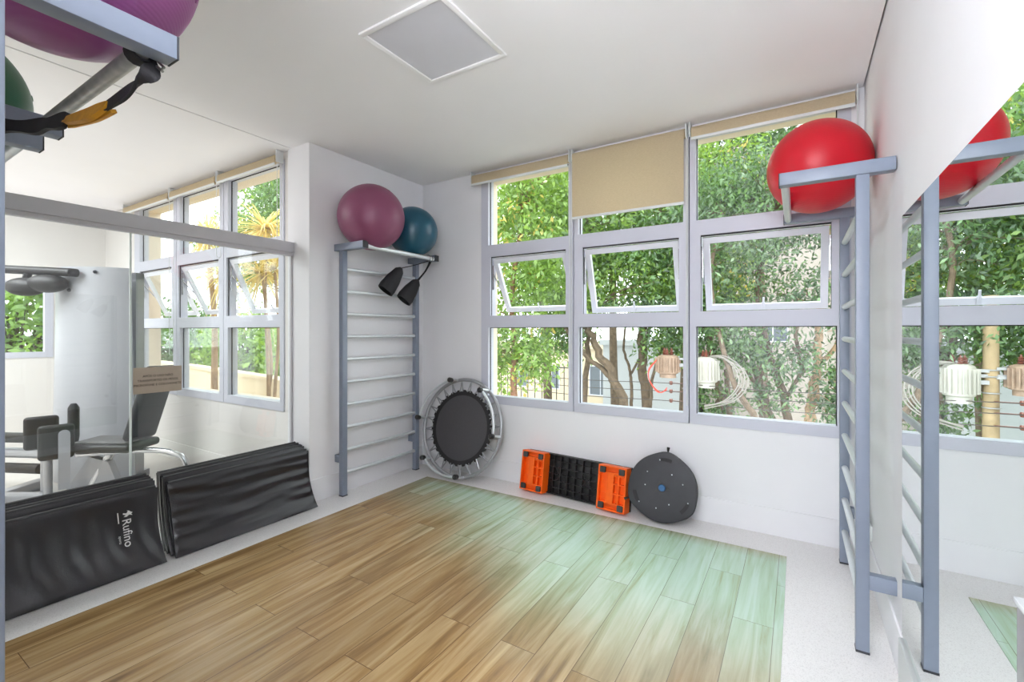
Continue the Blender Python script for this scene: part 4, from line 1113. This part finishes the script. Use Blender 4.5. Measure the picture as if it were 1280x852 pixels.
def transformer(label, c, r, z0, z1, mt, side):
    o = thing('transformer', label, 'transformer', (c[0], c[1], z0), 'pole transformers')
    A = Matrix.Translation((c[0], c[1], 0)); h = z1 - z0
    b = MB(); b.lathe([(0, z0), (r * .78, z0), (r * .78, z0 + h * .16), (r * .98, z0 + h * .2), (r, z0 + h * .24), (r, z1 - h * .1), (r * .9, z1 - h * .05), (r * .6, z1), (0, z1)], 40, A); tk = b.build('tank', mt, o)
    b = MB()
    for k in range(20):
        a = 2 * PI * k / 20; b.X = Matrix.Translation((c[0], c[1], 0)) @ Matrix.Rotation(a, 4, 'Z'); b.box(r * .9, r + .055, -.008, .008, z0 + h * .25, z1 - h * .12, bev=.003)
    b.build('cooling_fins', mt, o)
    for dx, dy in ((-.08, .0), (.08, .03), (.0, -.1)):
        b = MB(); T = Matrix.Translation((c[0] + dx, c[1] + dy, z1 - h * .05))
        b.lathe([(0, 0), (.035, 0), (.035, .03), (.055, .05), (.03, .07), (.052, .095), (.028, .115), (.045, .14), (.02, .16), (.012, .2), (0, .2)], 14, T); b.build('bushing', M['porcelain'], o)
    b = MB(); x = c[0] + side * r
    b.box(min(x, x + side * .16), max(x, x + side * .16), c[1] - .06, c[1] + .06, z0 + h * .5, z0 + h * .6); b.box(min(x, x + side * .16), max(x, x + side * .16), c[1] - .06, c[1] + .06, z0 + h * .8, z0 + h * .88); b.build('mounting_bracket', M['greymetal'], o)
    return o


transformer('white finned transformer on the right of the utility pole with loose grey cables', (-1.83, 11.7, 0), .235, .11, .84, M['tank'], -1)
transformer('rusty finned transformer on the left of the utility pole with red cables', (-2.73, 11.7, 0), .25, .30, .86, M['rust'], 1)


def cable(label, pts, r, mt, group=None, cat='cable', name='cable'):
    P = smooth_path(pts, 8); o = MB().tube(P, r, 6).build(name, mt, org=tuple(pts[0])); tag(o, label, cat, group)


for i, (dz, dx) in enumerate(((0, 0), (.03, .07), (-.05, .14), (.0, -.05))):
    cable('loose grey cable looping from the top of the white transformer', [(-1.75, 11.6, .86), (-1.45 + dx * .6, 11.5, .84 + dz), (-1.15 + dx, 11.45, .60 + dz), (-1.08 + dx, 11.4, .25), (-1.35 + dx, 11.4, -.12), (-1.85, 11.5, -.32 + dz)], .013, M['cable'], 'loose cables beside the white transformer')
for i, dz in enumerate((0, .05)):
    cable('thin red cable curling below the rusty transformer', [(-2.95, 11.5, .74), (-3.13, 11.45, .45 + dz), (-3.1, 11.45, .2), (-2.9 + dz, 11.45, -.05), (-2.7, 11.5, .02 + dz)], .011, M['rcable'], 'red cables below the rusty transformer')
for z in (.18, -.02, -.25):
    cable('taut power line crossing the main window at pole rack height', [(-14, 12.2, z + .15), (-6, 11.7, z - .05), (-2.62, 11.52, z), (.5, 11.7, z - .05), (7, 12.2, z + .15)], .009, M['dcable'], 'power lines on the pole', 'power line', 'power_line')
cable('dark cable running along the outside window sill', [(-6, 6.2, -.02), (-2, 6.1, -.12), (.2, 6.05, -.135), (2.5, 6.1, -.10)], .018, M['dcable'], None, 'cable', 'service_cable')


# ---- buildings
def building(label, x0, x1, y0, y1, z1, mt, wins, roof=.25):
    o = thing('building', label, 'building', ((x0 + x1) / 2, y0, -6.5), 'buildings behind the trees')
    MB().box(x0, x1, y0, y1, -6.5, z1).build('walls', mt, o); MB().box(x0 - .15, x1 + .15, y0 - .15, y1, z1, z1 + roof).build('roof_edge', mt, o)
    for wx0, wx1, wz0, wz1 in wins:
        f = MB(); f.box(wx0 - .06, wx1 + .06, y0 - .05, y0 + .02, wz0 - .06, wz0); f.box(wx0 - .06, wx1 + .06, y0 - .05, y0 + .02, wz1, wz1 + .06); f.box(wx0 - .06, wx0, y0 - .05, y0 + .02, wz0, wz1); f.box(wx1, wx1 + .06, y0 - .05, y0 + .02, wz0, wz1)
        f.box((wx0 + wx1) / 2 - .025, (wx0 + wx1) / 2 + .025, y0 - .04, y0 + .02, wz0, wz1)
        fo = f.build('window_frame', M['frame'], o); MB().box(wx0, wx1, y0 - .015, y0 + .01, wz0, wz1).build('window_pane', M['bglass'], fo)


building('plain pale grey building behind the middle bay trunks', -8.3, -4.2, 22, 30, .75, M['bwhite'], [])
building('warm pale building behind the right bay trees', -3.85, 6, 24, 32, 10, M['bbeige'], [(-1.5, -.4, 1.0, 2.2), (1.6, 2.8, 1.0, 2.2)])
building('cream building with windows behind the left bay trunk', -20, -8.6, 25, 33, .4, M['bcream'], [(-10.2, -8.95, -2.2, -.6), (-13.2, -12.2, -2.0, -.7), (-15.6, -14.4, -2.0, -.7)])
fn_ = thing('picket_fence', 'dark thin barred fence seen low in the left bay', 'fence', (-10.5, 16, -6.5))
b = MB(); b.box(-14, -7.2, 15.98, 16.02, .02, .06); b.box(-14, -7.2, 15.98, 16.02, -1.4, -1.36); b.build('rails', M['cap'], fn_)
for k in range(22): MB().tube([(-14 + .32 * k, 16, -6.5), (-14 + .32 * k, 16, .12)], .02, 6).build('bar', M['cap'], fn_)
